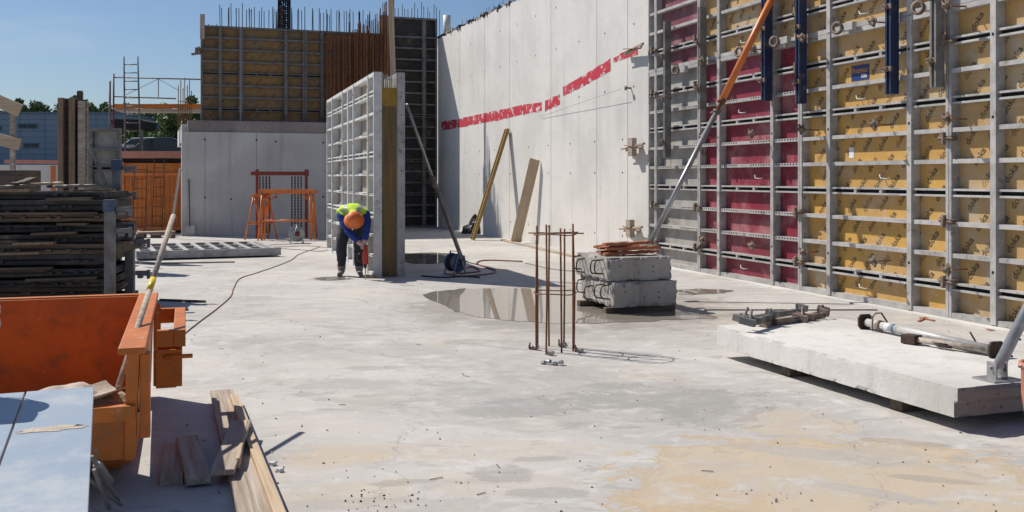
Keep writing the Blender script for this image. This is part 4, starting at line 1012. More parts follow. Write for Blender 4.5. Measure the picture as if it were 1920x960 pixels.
# blue grey building -------------------------------------------
M['bluewall'] = mat('blue_grey_cladding', (.25, .33, .43), (.22, .30, .40), .6, .8, bump=0)
M['bluewall2'] = mat('cladding_joint', (.17, .23, .32), None, .6, bump=0)
t = thing('office_building', 'blue grey clad flat building behind the site', 'building', (P(-40, 300, 70).x-6, 70, 2.0), R(2))
W_ = P(222, 300, 70).x-P(-40, 300, 70).x+6; HB = P(0, 213, 70).z-2
b = MB().box(0, W_, 0, 12, 0, HB)
for i in range(1, 10): b.box(0, W_, -.012, 0, HB*i/10-.02, HB*i/10+.02, 1)
for i in range(1, 9): b.box(W_*i/9-.02, W_*i/9+.02, -.014, -.001, 0, HB, 1)
b.build('wall', ['bluewall', 'bluewall2'], t)
for px, py, w, h in ((30, 231, 36, 10), (40, 268, 29, 9), (-30, 235, 30, 9)):
    a = P(px, py+h, 70); x = a.x-t.location.x; z = a.z-2; ww = w/K*70; hh = h/K*70
    f = MB().box(x, x+ww, -.05, -.015, z, z+hh).build('window', 'bluewall2', t)
    MB().box(x+.05, x+ww/2-.03, -.06, -.051, z+.05, z+hh-.05).box(x+ww/2+.03, x+ww-.05, -.06, -.051, z+.05, z+hh-.05).build('pane', 'glass', f)
MB().box(-.1, W_+.1, -.12, 12, HB+.002, HB+.14).build('roof_edge', 'bluewall2', t)

# trees ----------------------------------------------------------
def tree(label, loc, h, w, seed, m, dens=2600, ls=.20):
    rr = random.Random(seed); t = thing('leafy_tree', label, 'tree', loc, 0, 'trees beyond the site')
    b = MB().tube([(0, 0, 0), (rr.uniform(-.2, .2), 0, h*.3), (rr.uniform(-.3, .3), 0, h*.62)], .22, 8, r2=.08)
    cl = []
    for i in range(15):
        a = rr.random()*6.28; rad = w*.5*math.sqrt(rr.random())*.9; z = h*(.34+.58*rr.random()); rad *= math.sqrt(max(.1, 1-abs(z/h-.5)*1.35))
        c = Vector((rad*math.cos(a), rad*math.sin(a), z)); cl.append((c, w*rr.uniform(.13, .24)))
        b.tube([(0, 0, h*.28), tuple(c)], .06, 5, r2=.02)
    b.build('trunk', 'bark', t)
    b = MB()
    for c, r in cl:
        mi = 1 if rr.random() < .4 else 0
        for k in range(int(dens/15)):
            v = Vector((rr.gauss(0, 1), rr.gauss(0, 1), rr.gauss(0, .8))).normalized()*r*(rr.random()**.4)*rr.uniform(.8, 1.15); p = c+v
            n = Vector((rr.uniform(-1, 1), rr.uniform(-1, 1), rr.uniform(-.2, 1))).normalized(); u = n.orthogonal().normalized(); q2 = n.cross(u); s = ls*rr.uniform(.5, 1.2)
            b.add([p-u*s, p-q2*s*.5, p+u*s, p+q2*s*.5], [(0, 1, 2, 3)], mi if rr.random() < .8 else 1-mi)
    b.build('crown', ['leaf', 'leaf2'], t, fixn=False)
def T(px, pytop, Y, wpx, label, seed, z0=2.0, dens=2600, ls=.2):
    top = P(px, pytop, Y); tree(label, (top.x, Y, z0), top.z-z0, wpx/K*Y, seed, None, dens, ls)
T(40, 180, 92, 36, 'small pointed tree above the left part of the blue building', 1); T(78, 184, 94, 60, 'bushy tree above the windows of the blue building', 2)
T(10, 196, 93, 40, 'low tree at the left edge behind the timber rail', 3)
T(150, 172, 90, 60, 'dark tree rising just above the upright timber beams', 4); T(185, 186, 95, 60, 'light tree right of the upright timber beams', 5); T(212, 196, 93, 50, 'low tree beside the scaffold post', 6)
T(115, 190, 96, 70, 'round tree between the railing and the upright timber beams', 21); T(232, 190, 90, 50, 'round tree just right of the scaffold posts', 22)
T(250, 192, 84, 80, 'tree behind the scaffold ladder', 7, dens=2600); T(300, 195, 82, 90, 'broad tree left of the far formwork', 8, dens=3000); T(345, 163, 80, 75, 'tallest tree beside the far formwork', 9, dens=3200); T(385, 185, 80, 70, 'tree partly hidden by the far formwork', 10, dens=2200)
T(265, 235, 66, 90, 'low dark tree behind the canopy', 11, dens=2600); T(330, 215, 64, 100, 'dense low tree above the parked cars', 12, dens=3200)
T(290, 250, 62, 80, 'bush close behind the white car', 13, dens=2000, ls=.15)
T(225, 225, 68, 60, 'slim tree behind the grey panel stack', 14, dens=1800)

# scaffold --------------------------------------------------------
Ys = 30.5
t = thing('scaffold_platform', 'scaffold walkway with guard rails beside the far formwork', 'scaffold', P(212, 300, Ys))
o0 = P(212, 300, Ys)
def L_(px, py, dy=0): return P(px, py, Ys)-o0+Vector((0, dy, 0))
for px, y0, y1, m in ((206, 152, 330, 'galv_dark'), (213, 138, 330, 'redpaint')): MB().tube([L_(px, y1), L_(px, y0)], .035 if px == 206 else .028, 8).build('post', m, t)
for y, x1 in ((145, 378), (181, 330)): MB().tube([L_(213, y), L_(x1, y+4)], .02, 8).build('guard_rail', 'galv_dark', t)
MB().tube([L_(236, 178), L_(297, 148), L_(336, 170)], .008, 5).tube([L_(297, 148), L_(297, 182)], .014, 6).build('brace', 'galv_dark', t)
b = MB(); a = L_(215, 207); c = L_(378, 195); b.box(a.x, c.x, -.03, .0, a.z+.06, c.z); b.build('toe_board', 'orange', t)
MB().box(a.x, c.x, .01, 1.0, a.z-.02, a.z+.05).build('deck_board', 'wood_grey', t)
t = thing('access_ladder', 'grey metal ladder rising above the scaffold walkway', 'ladder', P(246, 300, 30.0)); o0 = P(246, 300, 30.0); Ys = 30.0
for a, c in (((235, 290), (232, 106)), ((264, 290), (258, 106))): MB().tube([L_(*a), L_(*c)], .026, 8).build('rail', 'galv_dark', t)
for k in range(12): y = 121+k*15.6; MB().tube([L_(232.5+k*.2, y), L_(259+k*.35, y)], .016, 6).build('rung', 'galv_dark', t)
t = thing('rebar_cage', 'rusty column bars between the scaffold and the grey wall', 'rebar cage', P(346, 240, 29.2)); o0 = P(346, 240, 29.2); Ys = 29.2
for px, y0 in ((339, 150), (343, 165), (347, 146), (351, 160), (355, 150), (358, 170), (334, 160)): MB().tube([L_(px, 245), L_(px+random.uniform(-1, 1), y0)], .013, 6).build('bar', 'rust', t)
for y in (190, 205, 220, 233): MB().tube([L_(334, y), L_(358, y)], .01, 5).build('stirrup', 'rust', t)

# ---------------------------------------------------------------- left middle ground
# timber railing
t = thing('timber_railing', 'timber guard railing at the left edge', 'railing', P(24, 330, 17.5)); o0 = P(24, 330, 17.5); Ys = 17.5
b = MB(); a = L_(20, 330); c = L_(28, 205); b.box(a.x, c.x, -.03, .03, a.z, c.z); b.build('post', 'wood_grey', t)
MB().bar(L_(-40, 172, -.06), L_(41, 208, -.06), .045, .22, 0).build('upper_rail', 'wood', t, bevel=.004)
MB().bar(L_(-40, 252, -.06), L_(41, 271, -.06), .045, .2, 0).build('lower_rail', 'wood', t, bevel=.004)
# upright timber beams bundle
bb = G(120, 500); 
labs = ['first upright timber beam from the left behind the panel stack', 'second upright timber beam in the bundle', 'third, tallest upright timber beam in the bundle', 'fourth, grey upright timber beam in the bundle', 'last dark upright timber beam, next to the grey slatted panels']
for i, (px, top_, m) in enumerate(((119, 184, 'wood_brown'), (129, 186, 'wood_dark'), (138, 184, 'wood_brown'), (147, 186, 'wood_dark'), (156, 190, 'wood_grey'))):
    a = P(px, 340, 17.8); a.z = 0; c = P(px, top_, 17.8+.1*(i % 2))
    t = thing('timber_beam', labs[i], 'beam', (c.x, 17.8+.12*(i % 2), 0), random.uniform(-.3, .3), 'upright timber beams in a bundle')
    MB().box(-.05, .05, -.1, -.06, 0, c.z).box(-.05, .05, .06, .1, 0, c.z).build('flange', m, t, bevel=.003); MB().box(-.016, .016, -.06, .06, 0, c.z).build('web', m, t)
c = P(141, 168, 17.9); plank('timber_batten', 'rounded dark post end sticking above the upright beams', 'post', (c.x, 18.1, 0), (c.x, 18.1, c.z), .1, .1, 'wood_dark', bevel=.03)
# slatted grey panels
a = P(167, 345, 19.5); c = P(222, 240, 19.5)
form_panel('grey slatted formwork panel standing behind the stack', (a.x, 19.5, 0), R(3), (224-167)/K*19.5, [0, .35, .7, 1.05, 1.42, 1.78, 2.14, c.z], [], 'ply_grey', slots=(3, 5), fm='galv_dark', text=False, rib=.05)
# its slanted prop
p0 = P(205, 345, 18.5); p1 = P(168, 270, 18.8); plank('steel_strut', 'dark slanted strut leaning on the grey slatted panel', 'strut', (p0.x+.25, p0.y, .7), p1, .06, .06, 'galv_dark', bevel=.01)
# white block with orange paint
M['whiteorange'] = mat('white_paint_with_orange', (.74, .74, .72), (.66, .66, .64), .7, 2, bump=.05, dirt=(.75, .25, .08), dirt_amt=.15, dirt_scale=2.2)
a = P(30, 345, 18.4); c = P(118, 309, 18.4)
t = thing('white_parapet', 'white concrete parapet with orange spray marks', 'parapet', (P(-40, 345, 18.4).x, 18.4, 0)); xx = t.location.x
MB().box(0, c.x-xx, 0, .9, 0, c.z).build('wall_body', 'conc_wall', t)
a2 = P(95, 320, 18.4).x-xx; MB().box(a2, a2+.09, -.006, 0, 1.2, c.z-.02).build('spray_mark', 'orange_prop', t)
MB().prism([(P(47, 320, 18.4).x-xx, c.z-.1), (P(57, 320, 18.4).x-xx, c.z-.13), (P(54, 320, 18.4).x-xx, c.z-.2), (P(51, 320, 18.4).x-xx, c.z-.42), (P(49, 320, 18.4).x-xx, c.z-.2)], -.006, 0, 0, 'y').build('spray_mark', 'orange_prop', t)
a = P(-30, 352, 15.5); c = P(43, 319, 15.5); o = MB().box(a.x, c.x, 15.5, 16.1, 0, c.z).build('timber_crate', 'wood_dark', bevel=.01); tag(o, 'brown timber crate side at the left edge above the stack', 'crate')

# stack of dirty panels --------------------------------------------
rr = random.Random(31); base_c = Vector((-4.78, 12.35, 0)); 
def stack_panel(i, z, label):
    yaw = TB*.35+rr.uniform(-.03, .03); w = 2.9; dd = 1.2; hgt = rr.choice((.085, .105, .12))
    t = thing('stacked_formwork', label, 'formwork panel', base_c+Vector((rr.uniform(-.32, .05), rr.uniform(-.12, .08), z)), yaw, 'dirty panels in the left stack')
    t.rotation_euler = (0, rr.uniform(-.006, .006), yaw+rr.uniform(-.03, .03))
    b = MB().box(-w, 0, 0, .05, 0, hgt).box(-w, 0, dd-.05, dd, 0, hgt).box(-.05, 0, .05, dd-.05, 0, hgt).box(-w, -w+.05, .05, dd-.05, 0, hgt)
    for k in range(1, 9): b.box(-w*k/9-.03, -w*k/9+.03, .05, dd-.05, .012, hgt-.004)
    b.box(-w+.06, -.06, -.006, 0, hgt*.38, hgt*.55, 1)
    for k in range(6): x = -rr.uniform(.1, 1.6); b.box(x-.03, x+.03, -.03, 0, .02, .06)
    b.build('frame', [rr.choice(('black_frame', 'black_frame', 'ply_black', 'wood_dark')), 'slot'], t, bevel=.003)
    MB().box(-w+.05, -.05, .05, dd-.05, -.012, .008).build('plywood_sheet', 'ply_black', t)
    x = rr.uniform(-.9, .0); MB().bar((x-rr.uniform(.3, 1.2), -.05, hgt+.008), (x, -.07, hgt+rr.uniform(.0, .03)), .1, .03).build('spacer', rr.choice(('wood_dark', 'wood_brown', 'wood_dark')), t)
    x = rr.uniform(-.1, .22); MB().bar((x-rr.uniform(.3, .7), .3, hgt+.012), (x, .25+rr.uniform(-.1, .1), hgt+rr.uniform(.0, .02)), .09, .025).build('spacer', rr.choice(('wood_dark', 'wood_brown')), t)
zs = .02; nn_ = ['bottom', 'second', 'third', 'fourth', 'fifth', 'sixth', 'seventh', 'eighth', 'ninth', 'tenth', 'top']
for i in range(11):
    stack_panel(i, zs, f'dirty dark formwork panel, {nn_[i]} of the left stack counted from below' if i else 'dirty dark formwork panel at the bottom of the left stack'); zs += .132
zt = zs
for i, (px, qx, w, m, lab) in enumerate(((8, 60, .14, 'wood_grey', 'pale board lying on the left part of the stack'), (65, 112, .12, 'wood', 'clean pale board in the middle on top of the stack'), (95, 172, .22, 'wood_grey', 'broad pale board with nails at the right end on top of the stack'), (28, 62, .1, 'wood_dark', 'dark tilted board on top of the stack'), (110, 150, .1, 'wood_grey', 'short grey board on top of the stack near the upright beams'))):
    a = P(px, 352, 12.45+.2*(i % 3)); c = P(qx, 345, 12.9+.2*(i % 3)); a.z = zt+.015+.03*(i % 2); c.z = a.z+(.07 if i == 3 else .012)
    plank('timber_board', lab, 'board', a, c, w, .03, m, group='boards on top of the stack', uneven=.01)
# stacking posts with hooks
def rack_post(label, x, y, top_, blue):
    t = thing('rack_post', label, 'rack post', (x, y, 0), .1, 'steel rack posts at the stack')
    MB().box(-.055, .055, -.05, -.035, 0, top_).box(-.055, -.04, -.035, .04, 0, top_).box(.04, .055, -.035, .04, 0, top_).build('post', 'galv_dark', t, bevel=.003)
    MB().box(-.065, .065, -.062, .045, top_-.14, top_+.002).build('head', 'blue_worn', t, bevel=.006)
    for z in blue: MB().box(.071, .24, -.022, .022, z, z+.055).box(.21, .25, -.018, .018, z-.05, z+.065).box(.1, .16, -.04, .04, z-.04, z).build('hook_arm', 'galv_dark', t, bevel=.004)
    MB().box(-.12, .12, -.12, .1, .0, .02).build('foot', 'galv_dark', t)
rack_post('rear steel rack post with blue head at the right end of the stack', -5.30, 13.6, 1.84, (1.35, 1.7))
rack_post('front steel rack post with blue head at the right end of the stack', -4.72, 11.9, 1.34, (.95, 1.2))
rack_post('dark low steel rack post between stack and floor', -4.90, 13.0, 1.0, (.75, .35))
# rods on the floor by the stack
for px, py, qx, qy, lab in ((300, 562, 385, 565, 'thin dark bar on the floor right of the stack'), (300, 578, 352, 580, 'short bar sticking out from the skip shadow'), (262, 494, 440, 491, 'thin batten on the floor before the lying ladder frame')):
    plank('floor_batten', lab, 'batten', G(px, py, .015), G(qx, qy, .015), .04, .025, 'wood_dark' if py > 500 else 'wood_grey')
# lying ladder frame
a = G(258, 489, 0); c = G(527, 481, 0); yaw = math.atan2(c.y-a.y, c.x-a.x)
mwm = Matrix.Translation(a+Vector((0, 0, .16))) @ Matrix.Rotation(yaw, 4, 'Z') @ Matrix.Rotation(R(-90), 4, 'X') 
Lp = (c-a).length
t = thing('wall_formwork', 'pale ladder like formwork frame lying flat on the floor', 'formwork panel', a+Vector((0, 0, .03)), yaw)
b = MB().box(0, Lp, 0, .07, 0, .15).box(-.25, Lp-.25, 2.3, 2.37, 0, .15).box(-.02, .06, .07, 2.3, .0, .15).box(Lp-.2, Lp-.1, .07, 2.3, 0, .15)
b.build('frame', 'galv', t)
for k in range(1, 9): x = Lp*k/9; MB().box(x-.045, x+.045, .07, 2.3, .02, .148).build('crossbar', 'galv', t)
MB().box(.06, Lp-.1, .6, .66, .03, .14).box(.06, Lp-.1, 1.5, 1.56, .03, .14).build('lengthwise_bar', 'galv', t)
MB().box(.05, Lp-.12, .07, 2.3, -.0, .018).build('plywood_sheet', 'ply_black', t)

# ---------------------------------------------------------------- orange skip
SK = Vector((-1.85, 5.03, 0)); yaw = R(17.9)     # local x to the right-away, y away
t = thing('orange_skip', 'orange steel skip in the left foreground', 'skip', SK, yaw)
Lk = 2.56; Wk = 3.2; Hk = .735
b = MB()
b.prism([(Lk, Hk), (Lk-.04, Hk), (Lk-.07, .08), (Lk-.03, .06), (Lk, .2)], -Wk, -.05, 0, 'x')
b.add([(-.02, 0, .2), (-.02, Lk, .1), (.0, Lk, Hk), (.0, 0, Hk), (-.07, 0, .2), (-.07, Lk, .1), (-.06, Lk, Hk), (-.06, 0, Hk)], [(0, 1, 2, 3), (4, 7, 6, 5), (0, 3, 7, 4), (1, 5, 6, 2), (3, 2, 6, 7), (0, 4, 5, 1)])
b.box(-Wk, -.07, .5, Lk-.06, .05, .08)
b.box(-Wk, -Wk+.05, .0, Lk, .1, Hk)
b.box(-Wk, -.02, -.03, .04, .40, .475)
b.box(-Wk, -.07, .04, .5, .38, .42)
b.box(-Wk, -.07, .5, .53, .081, .42)
b.build('tub', 'orange', t, bevel=.004)
MB().box(-Wk, .02, Lk-.02, Lk+.05, Hk-.04, Hk+.012).box(-.10, .03, .0, Lk-.03, Hk-.012, Hk+.022).build('rim', 'orange', t, bevel=.006)
MB().prism([(-1.6, .20), (-.06, .20), (-.02, .398), (-1.6, .398)], .02, .06, 0, 'y').box(-1.6, -.08, .061, .48, .205, .378).build('chute_box', 'orange', t, bevel=.006)
MB().box(-Wk+.1, -.12, .6, .7, .0, .049).box(-Wk+.1, -.12, Lk-.4, Lk-.3, .0, .049).build('skid', 'orange', t, bevel=.004)
MB().box(0, .05, .02, .12, .30, Hk-.015).build('stiffener', 'orange', t, bevel=.004)
MB().box(0, .05, Lk-.2, Lk-.1, .1, Hk-.05).build('stiffener', 'orange', t, bevel=.004)
MB().box(.15, .22, .95, 2.05, .60, .70).box(.051, .15, .95, 1.0, .6, .7).box(.051, .15, 2.0, 2.05, .6, .7).build('side_rail', 'orange', t, bevel=.005)
MB().box(.051, .20, .98, 1.0, .36, .58).box(.17, .2, 1.001, 1.5, .36, .58).box(.051, .2, 1.501, 1.52, .36, .58).box(.052, .168, 1.001, 1.5, .35, .372).tube([(.1, .97, .54), (.26, .97, .54)], .014, 8).build('fork_bracket', 'orange', t, bevel=.004)
# mortar residue heap in the skip
bm = bmesh.new(); bmesh.ops.create_grid(bm, x_segments=30, y_segments=20, size=1)
for v in bm.verts:
    r = v.co.length; hgt = max(0, 1-r*r)*.13+.03*noise.noise(v.co*4); v.co = Vector((-.33+v.co.x*.34, .27+v.co.y*.2, .421+max(hgt, 0)*.9))
me = bpy.data.meshes.new('mortar_heap'); bm.to_mesh(me); bm.free(); me.materials.append(M['sand'])
for p in me.polygons: p.use_smooth = True
o = bpy.data.objects.new('mortar_heap', me); COL.objects.link(o); o.location = SK; o.rotation_euler = (0, 0, yaw); tag(o, 'small heap of pale mortar at the right end inside the skip', 'mortar')
# shovel
pb_ = Vector((-2.17, 5.82, .40)); tip = P(207, 752, 5.5)
a = P(222, 726, 5.2); c = P(325, 405, 7.0)
t = thing('shovel', 'long handled shovel with yellow tape standing in the orange skip', 'shovel', a); d = c-a
MB().tube([(0, 0, 0), d*.25, d*.5], .017, 10, r2=.0165).tube([d*.5, d], .0165, 10, r2=.018).build('shaft', 'wood_grey', t)
MB().tube([d*.49, d*.56], .0195, 10).build('tape', 'label_yellow', t)
X = frame(Vector((0, 0, 0)), Vector((-.55, -.75, -.12)), (0, 0, 1))
bm = bmesh.new(); bmesh.ops.create_grid(bm, x_segments=10, y_segments=8, size=.5)
for v in bm.verts:
    x = v.co.x+.5; y = v.co.y; wd = .22*(1-.25*max(0, x-.6)/.4); v.co = X @ Vector((x*.27, y*wd, .035*(y*2)**2-.01))
me = bpy.data.meshes.new('blade'); bm.to_mesh(me); bm.free(); me.materials.append(M['sand'])
o = bpy.data.objects.new('blade', me); COL.objects.link(o); o.parent = t; md = o.modifiers.new('t', 'SOLIDIFY'); md.thickness = .006
# second pole far behind
a = G(318, 446, .02); c = P(338, 316, 26.5); plank('wooden_pole', 'pale pole standing before the orange container', 'pole', a, c, .07, .07, 'wood_grey', bevel=.02)

# ---------------------------------------------------------------- blue sheet table in the corner
ZT = .8; TY = R(22)
cr = G(176, 725, ZT); dT = (G(165, 960, ZT)-cr).normalized(); sT = Vector((dT.y, -dT.x, 0))   # sT points left
yawT = math.atan2(dT.y, dT.x)
t = thing('work_table', 'blue grey sheet topped work table in the lower left corner', 'table', (cr.x, cr.y, 0), yawT)   # x towards camera, y right->? 
# local -y is to the left when looking from far; x toward the camera
b = MB()
b.box(0, 1.75, -.232, 0, ZT-.02, ZT).box(0, 1.75, -1.1, -.239, ZT-.02, ZT-.001)
b.build('table_top', 'bluesheet', t, bevel=.002)
MB().box(.01, 1.74, -.04, -.005, ZT-.07, ZT-.022).box(.01, .05, -1.05, -.04, ZT-.07, ZT-.022).build('edge_frame', 'wood_yellow', t)
for x in (.12, 1.6):
    for y in (-.1, -.95): MB().box(x-.02, x+.02, y-.02, y+.02, 0, ZT-.07).build('leg', 'galv_dark', t)
# plaster spill on the sheet
b = MB(); rr = random.Random(8); pts = []
for k in range(40):
    a_ = 2*math.pi*k/40; r = 1+.35*noise.noise(Vector((math.cos(a_)*2, math.sin(a_)*2, 3))); pts.append((.66+.035*r*math.sin(a_)+rr.uniform(-.01, .01), -.12+.10*r*math.cos(a_)+rr.uniform(-.012, .012), ZT+.0015))
b.add(pts, [tuple(range(40))]); b.build('plaster_smear', 'sand', t)
# white canister with handles at the left edge, on table
c = G(5, 755, ZT); t = thing('white_canister', 'white plastic tub on the work table at the left edge', 'tub', c+Vector((-.19, .05, 0)))
MB().lathe([(0, 0), (.085, 0), (.10, .06), (.125, .2), (.13, .30), (.14, .305), (.14, .33), (.12, .33), (.11, .2), (0, .18)], 28).build('pail', 'white', t)
MB().tube([(.138*math.cos(x), .138*math.sin(x), .31-.1*abs(math.sin(x))) for x in [k*math.pi/12-1.57 for k in range(13)]], .005, 6).build('handle', 'steel', t)
# machine partly out of view that throws its shadow on the table
c = G(-70, 745, ZT); t = thing('bench_drill', 'small bench machine at the far left of the work table, mostly outside the photo', 'machine', c+Vector((-.02, -.12, 0)), .3)
MB().box(-.18, .14, -.1, .1, 0, .025).build('base', 'galv_dark', t, bevel=.01); MB().box(-.1, -.06, -.03, .03, .025, .3).box(.02, .06, -.03, .03, .025, .3).build('stand', 'galv_dark', t)
MB().box(-.14, .1, -.08, .08, .3, .46).build('motor', 'orange', t, bevel=.03)

# tripod scrap beside the table
t = thing('folding_tripod', 'folded grey steel tripod lying beside the work table', 'tripod', G(200, 930), 0)
for a, c in (((172, 855, .30), (222, 940, .02)), ((168, 900, .18), (228, 948, .02)), ((176, 880, .25), (205, 955, .02))):
    p = G(a[0], a[1], a[2])-t.location; qv = G(c[0], c[1], c[2])-t.location; MB().bar(p, qv, .018, .014).build('leg', 'galv_dark', t, bevel=.002)
MB().bar(G(182, 870, .25)-t.location, G(205, 905, .12)-t.location, .04, .03).build('hub', 'steel', t, bevel=.005)
MB().tube([G(178, 840, .35)-t.location, G(190, 870, .2)-t.location, G(194, 900, .06)-t.location], .006, 6).build('wire', 'cast', t)

# ---------------------------------------------------------------- loose planks in the foreground
def fp(label, a, c, w, tk, m, up=(0, 0, 1), z0=None, z1=None):
    p = G(a[0], a[1], a[2]); qv = G(c[0], c[1], c[2]); return plank('loose_plank', label, 'plank', p, qv, w, tk, m, up, 'loose planks in the foreground', uneven=.003)
fp('short reddish plank, leftmost of the loose planks', (324, 838, .02), (322, 903, .02), .115, .04, 'wood_grey')
fp('short dark plank second from the left among the loose planks', (350, 824, .05), (372, 900, .04), .125, .045, 'wood_grey')
fp('long pale plank lying flat under the others, running out of the bottom edge', (415, 735, .02), (482, 985, .02), .16, .035, 'wood_grey')
fp('narrow long batten right of the flat pale plank', (438, 745, .05), (531, 985, .05), .055, .05, 'wood')
fp('short plank lying crosswise over the two long planks', (452, 792, .10), (417, 886, .075), .12, .03, 'wood_grey')
fp('thin offcut on edge beside the crosswise plank', (462, 796, .09), (446, 870, .07), .02, .06, 'wood')
# white chips beside planks
for i, (px, py) in enumerate(((508, 868), (522, 880))):
    plank('plaster_chip', ['upper', 'lower'][i]+' white plaster chip beside the long batten', 'chip', G(px, py, .01), G(px+7, py+2, .01), .03, .02, 'label_white', bevel=.003)

# ---------------------------------------------------------------- worker
M['vest'] = mat('hi_vis_fabric', (.62, .85, .03), (.5, .75, .03), .7, 8, bump=.2)
M['reflect'] = mat('reflective_tape', (.5, .52, .5), None, .4, bump=0)
M['sleeve'] = mat('blue_sleeve', (.012, .05, .26), (.01, .035, .19), .8, 9, bump=.2)
M['trouser'] = mat('dark_work_trousers', (.022, .026, .034), (.04, .045, .055), .85, 9, bump=.25)
M['boot'] = mat('grey_boot', (.22, .21, .2), (.1, .1, .1), .7, 9)
M['skin'] = mat('skin', (.55, .31, .22), (.5, .27, .19), .5, 9, bump=.05)
M['glove'] = mat('grey_glove', (.48, .46, .43), (.33, .31, .29), .8, 12)
M['helmet'] = mat('orange_helmet', (.80, .17, .025), (.62, .14, .03), .55, 7, bump=0, dirt=(.45, .2, .1), dirt_amt=.4, dirt_scale=9)
M['hair'] = mat('brown_hair', (.06, .035, .02), None, .7)
X0 = Vector((-2.60, 16.42, 0))
def person():
    root = thing('person', 'worker in yellow vest and orange helmet bending over a red drill', 'person', X0)
    root.scale = (1.1, 1.1, 1.09)
    J = {}; V = []; Rd = []; E = []
    def jn_(n, co, r, par=None, ry=None):
        J[n] = len(V); V.append(co); Rd.append((r, ry or r))
        if par: E.append((J[par], J[n]))
    jn_('pelvis', (-.02, .20, .86), .155, None, .135)
    jn_('waist', (-.01, .06, .965), .155, 'pelvis', .135)
    jn_('chest', (.03, -.12, 1.03), .19, 'waist', .15)
    jn_('upper', (.06, -.24, 1.0), .175, 'chest', .13)
    jn_('neck', (.085, -.33, .95), .062, 'upper')
    jn_('neck2', (.095, -.38, .93), .058, 'neck')
    jn_('head', (.105, -.44, .89), .092, 'neck2', .088)
    jn_('crown', (.11, -.50, .83), .082, 'head', .078)
    for s, sx in (('l', -1), ('r', 1)):
        hx = -.02+sx*.095
        jn_('hip'+s, (hx, .17, .80), .118, 'pelvis'); kx = -.15 if sx < 0 else .11
        jn_('thigh'+s, ((hx+kx)/2, .08, .64), .104, 'hip'+s)
        jn_('knee'+s, (kx, -.0, .47), .084, 'thigh'+s); jn_('calf'+s, (kx-.005, .04, .33), .08, 'knee'+s)
        jn_('ankle'+s, (kx-.01, .09, .11), .066, 'calf'+s); jn_('heel'+s, (kx-.01, .10, .055), .047, 'ankle'+s)
        jn_('ball'+s, (kx+.02*sx+.01, -.04, .042), .044, 'heel'+s, .04); jn_('toe'+s, (kx+.03*sx+.01, -.13, .034), .036, 'ball'+s, .03)
    def arm(s, sh, mid1, el, mid2, wr, hd, fdir):
        jn_('sh'+s, sh, .098, 'upper'); jn_('ua'+s, mid1, .07, 'sh'+s); jn_('el'+s, el, .06, 'ua'+s); jn_('fa'+s, mid2, .054, 'el'+s)
        jn_('wr'+s, wr, .034, 'fa'+s); jn_('hd'+s, hd, .042, 'wr'+s, .026)
    arm('l', (-.135, -.22, .96), (-.06, -.31, .83), (.01, -.38, .69), (.10, -.42, .60), (.185, -.45, .525), (.235, -.46, .485), 1)
    arm('r', (.25, -.22, .965), (.27, -.30, .84), (.275, -.38, .72), (.265, -.42, .62), (.255, -.45, .54), (.255, -.455, .485), -1)
    me = bpy.data.meshes.new('body'); me.from_pydata(V, E, []); o = bpy.data.objects.new('body', me); COL.objects.link(o)
    sk = o.modifiers.new('skin', 'SKIN'); sk.use_smooth_shade = True; sk.branch_smoothing = .6
    for i, r in enumerate(Rd): me.skin_vertices[0].data[i].radius = r
    for v in me.skin_vertices[0].data: v.use_root = False
    me.skin_vertices[0].data[0].use_root = True
    ss = o.modifiers.new('sub', 'SUBSURF'); ss.levels = 2; ss.render_levels = 2
    bpy.context.view_layer.update(); dg = bpy.context.evaluated_depsgraph_get()
    m2 = bpy.data.meshes.new_from_object(o.evaluated_get(dg)); bpy.data.objects.remove(o)
    ob = bpy.data.objects.new('body', m2); COL.objects.link(ob); ob.parent = root
    m2.materials.clear()
    for k in ('trouser', 'vest', 'sleeve', 'skin', 'boot', 'glove', 'reflect', 'hair'): m2.materials.append(M[k])
    from mathutils import noise
    for v in m2.vertices:
        c = v.co; k = .012 if c.z > .12 else .003
        v.co = c+v.normal*(k*noise.noise(Vector((c.x*9, c.y*9, c.z*17)))+.5*k*noise.noise(c*34))
    names = {v: k for k, v in J.items()}
    for p in m2.polygons:
        c = p.center; best = None
        for a, b_ in E:
            A = Vector(V[a]); B = Vector(V[b_]); t = max(0, min(1, (c-A).dot(B-A)/(B-A).length_squared)); dd = (c-(A+(B-A)*t)).length-(Rd[a][0]*(1-t)+Rd[b_][0]*t)
            if best is None or dd < best[0]: best = (dd, names[a], names[b_], t)
        _, a, b_, t = best; k = 0
        if b_.startswith(('hip', 'thigh', 'knee', 'calf')): k = 0
        elif b_.startswith('ankle'): k = 0 if t < .8 else 4
        elif b_.startswith(('heel', 'ball', 'toe')): k = 4
        elif b_ in ('waist',): k = 1 if t > .25 else 0
        elif b_ in ('chest', 'upper'): k = 1
        elif b_.startswith('sh'): k = 1
        elif b_.startswith(('ua', 'el', 'fa')): k = 1 if (b_.startswith('ua') and t < .12) else 2
        elif b_.startswith('wr'): k = 2 if t < .75 else 3
        elif b_.startswith('hd'): k = 5 if b_ == 'hdr' else 3
        elif b_.startswith('neck'): k = 3 if b_ == 'neck2' else 1
        elif b_ in ('head', 'crown'): k = 7 if c.z > .88 else 3
        if k == 1:
            xx = c.x-.05
            if abs(abs(xx)-.105) < .03 and c.y < .05 and c.z > .95: k = 6
            if abs(c.y-.03) < .028: k = 6
        p.material_index = k
        p.use_smooth = True
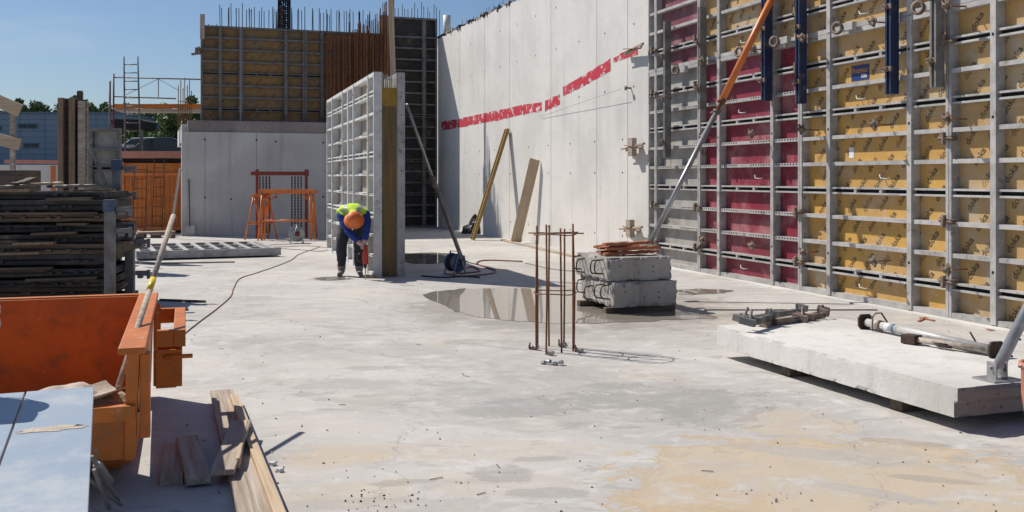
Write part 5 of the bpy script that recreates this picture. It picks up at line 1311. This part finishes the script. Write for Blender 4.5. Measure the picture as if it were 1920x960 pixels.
    # fingers and thumb as short tapered chains closed round the drill handle
    def hand(cx, cy, cz, sgn, m):
        b = MB()
        for i, L in enumerate((.060, .068, .064, .052)):
            z = cz+.030-i*.020; q1 = Vector((cx, cy-.008, z)); b.tube([q1, q1+Vector((sgn*.026, -.022, -.004)), q1+Vector((sgn*.050, -.012, -.008)), q1+Vector((sgn*(L-.008), .012, -.010))], .0095, 8, r2=.0075)
        b.tube([Vector((cx, cy+.012, cz+.03)), Vector((cx+sgn*.028, cy+.026, cz+.02)), Vector((cx+sgn*.05, cy+.018, cz+.008))], .011, 8, r2=.0085)
        return b.build('fingers', m, root)
    hand(.235, -.46, .475, 1, 'skin'); hand(.262, -.455, .485, -1, 'glove')
    # face features
    hd_ = Matrix.Translation((.105, -.47, .86)) @ Matrix.Rotation(R(52), 4, 'X')
    b = MB(); b.add([(-.016, -.085, .0), (.016, -.085, .0), (0, -.115, -.02), (0, -.085, .035)], [(0, 1, 2), (0, 2, 3), (1, 3, 2)], 0, False, hd_)
    b.build('nose', 'skin', root)
    # helmet
    ax = (Vector((.115, -.52, .80))-Vector((.10, -.42, .91))).normalized()
    zc = Vector((.06, -.55, .62)).normalized()
    X = Matrix.Translation((.108, -.465, .862)) @ Vector((.05, -.62, .42)).to_track_quat('Z', 'Y').to_matrix().to_4x4()
    b = MB().lathe([(.146, -.022), (.113, .0), (.110, .035), (.100, .068), (.078, .097), (.048, .113), (.02, .118), (.0, .1185)], 28, X=X)
    b.lathe([(.146, -.022), (.145, -.028), (.108, -.012), (.105, .0)], 28, X=X)
    b.build('helmet', 'helmet', root)
    return root
person()
# red drill
t = thing('hammer_drill', 'red hammer drill held upright by the worker', 'drill', X0+Vector((.30, -.52, .0))); t.scale = (1.1, 1.1, 1.09)
MB().tube([(0, 0, .50), (0, 0, .22)], .032, 12, r2=.042).box(-.045, .03, -.03, .03, .28, .40).build('motor_housing', 'cable_red' if False else 'redtool' if 'redtool' in M else 'redpaint', t, bevel=.006)
M['redtool'] = mat('red_tool_body', (.50, .04, .03), None, .45, 8)
for ch in t.children: ch.data.materials[0] = M['redtool']
MB().tube([(0, 0, .22), (0, 0, .16)], .025, 12, r2=.018).build('chuck', 'black', t)
MB().tube([(0, 0, .17), (0, 0, .005)], .009, 8).build('drill_bit', 'steel', t)
MB().tube([(-.03, 0, .40), (-.10, 0, .36), (-.12, 0, .28), (-.04, 0, .25)], .014, 8).build('side_handle', 'black', t)
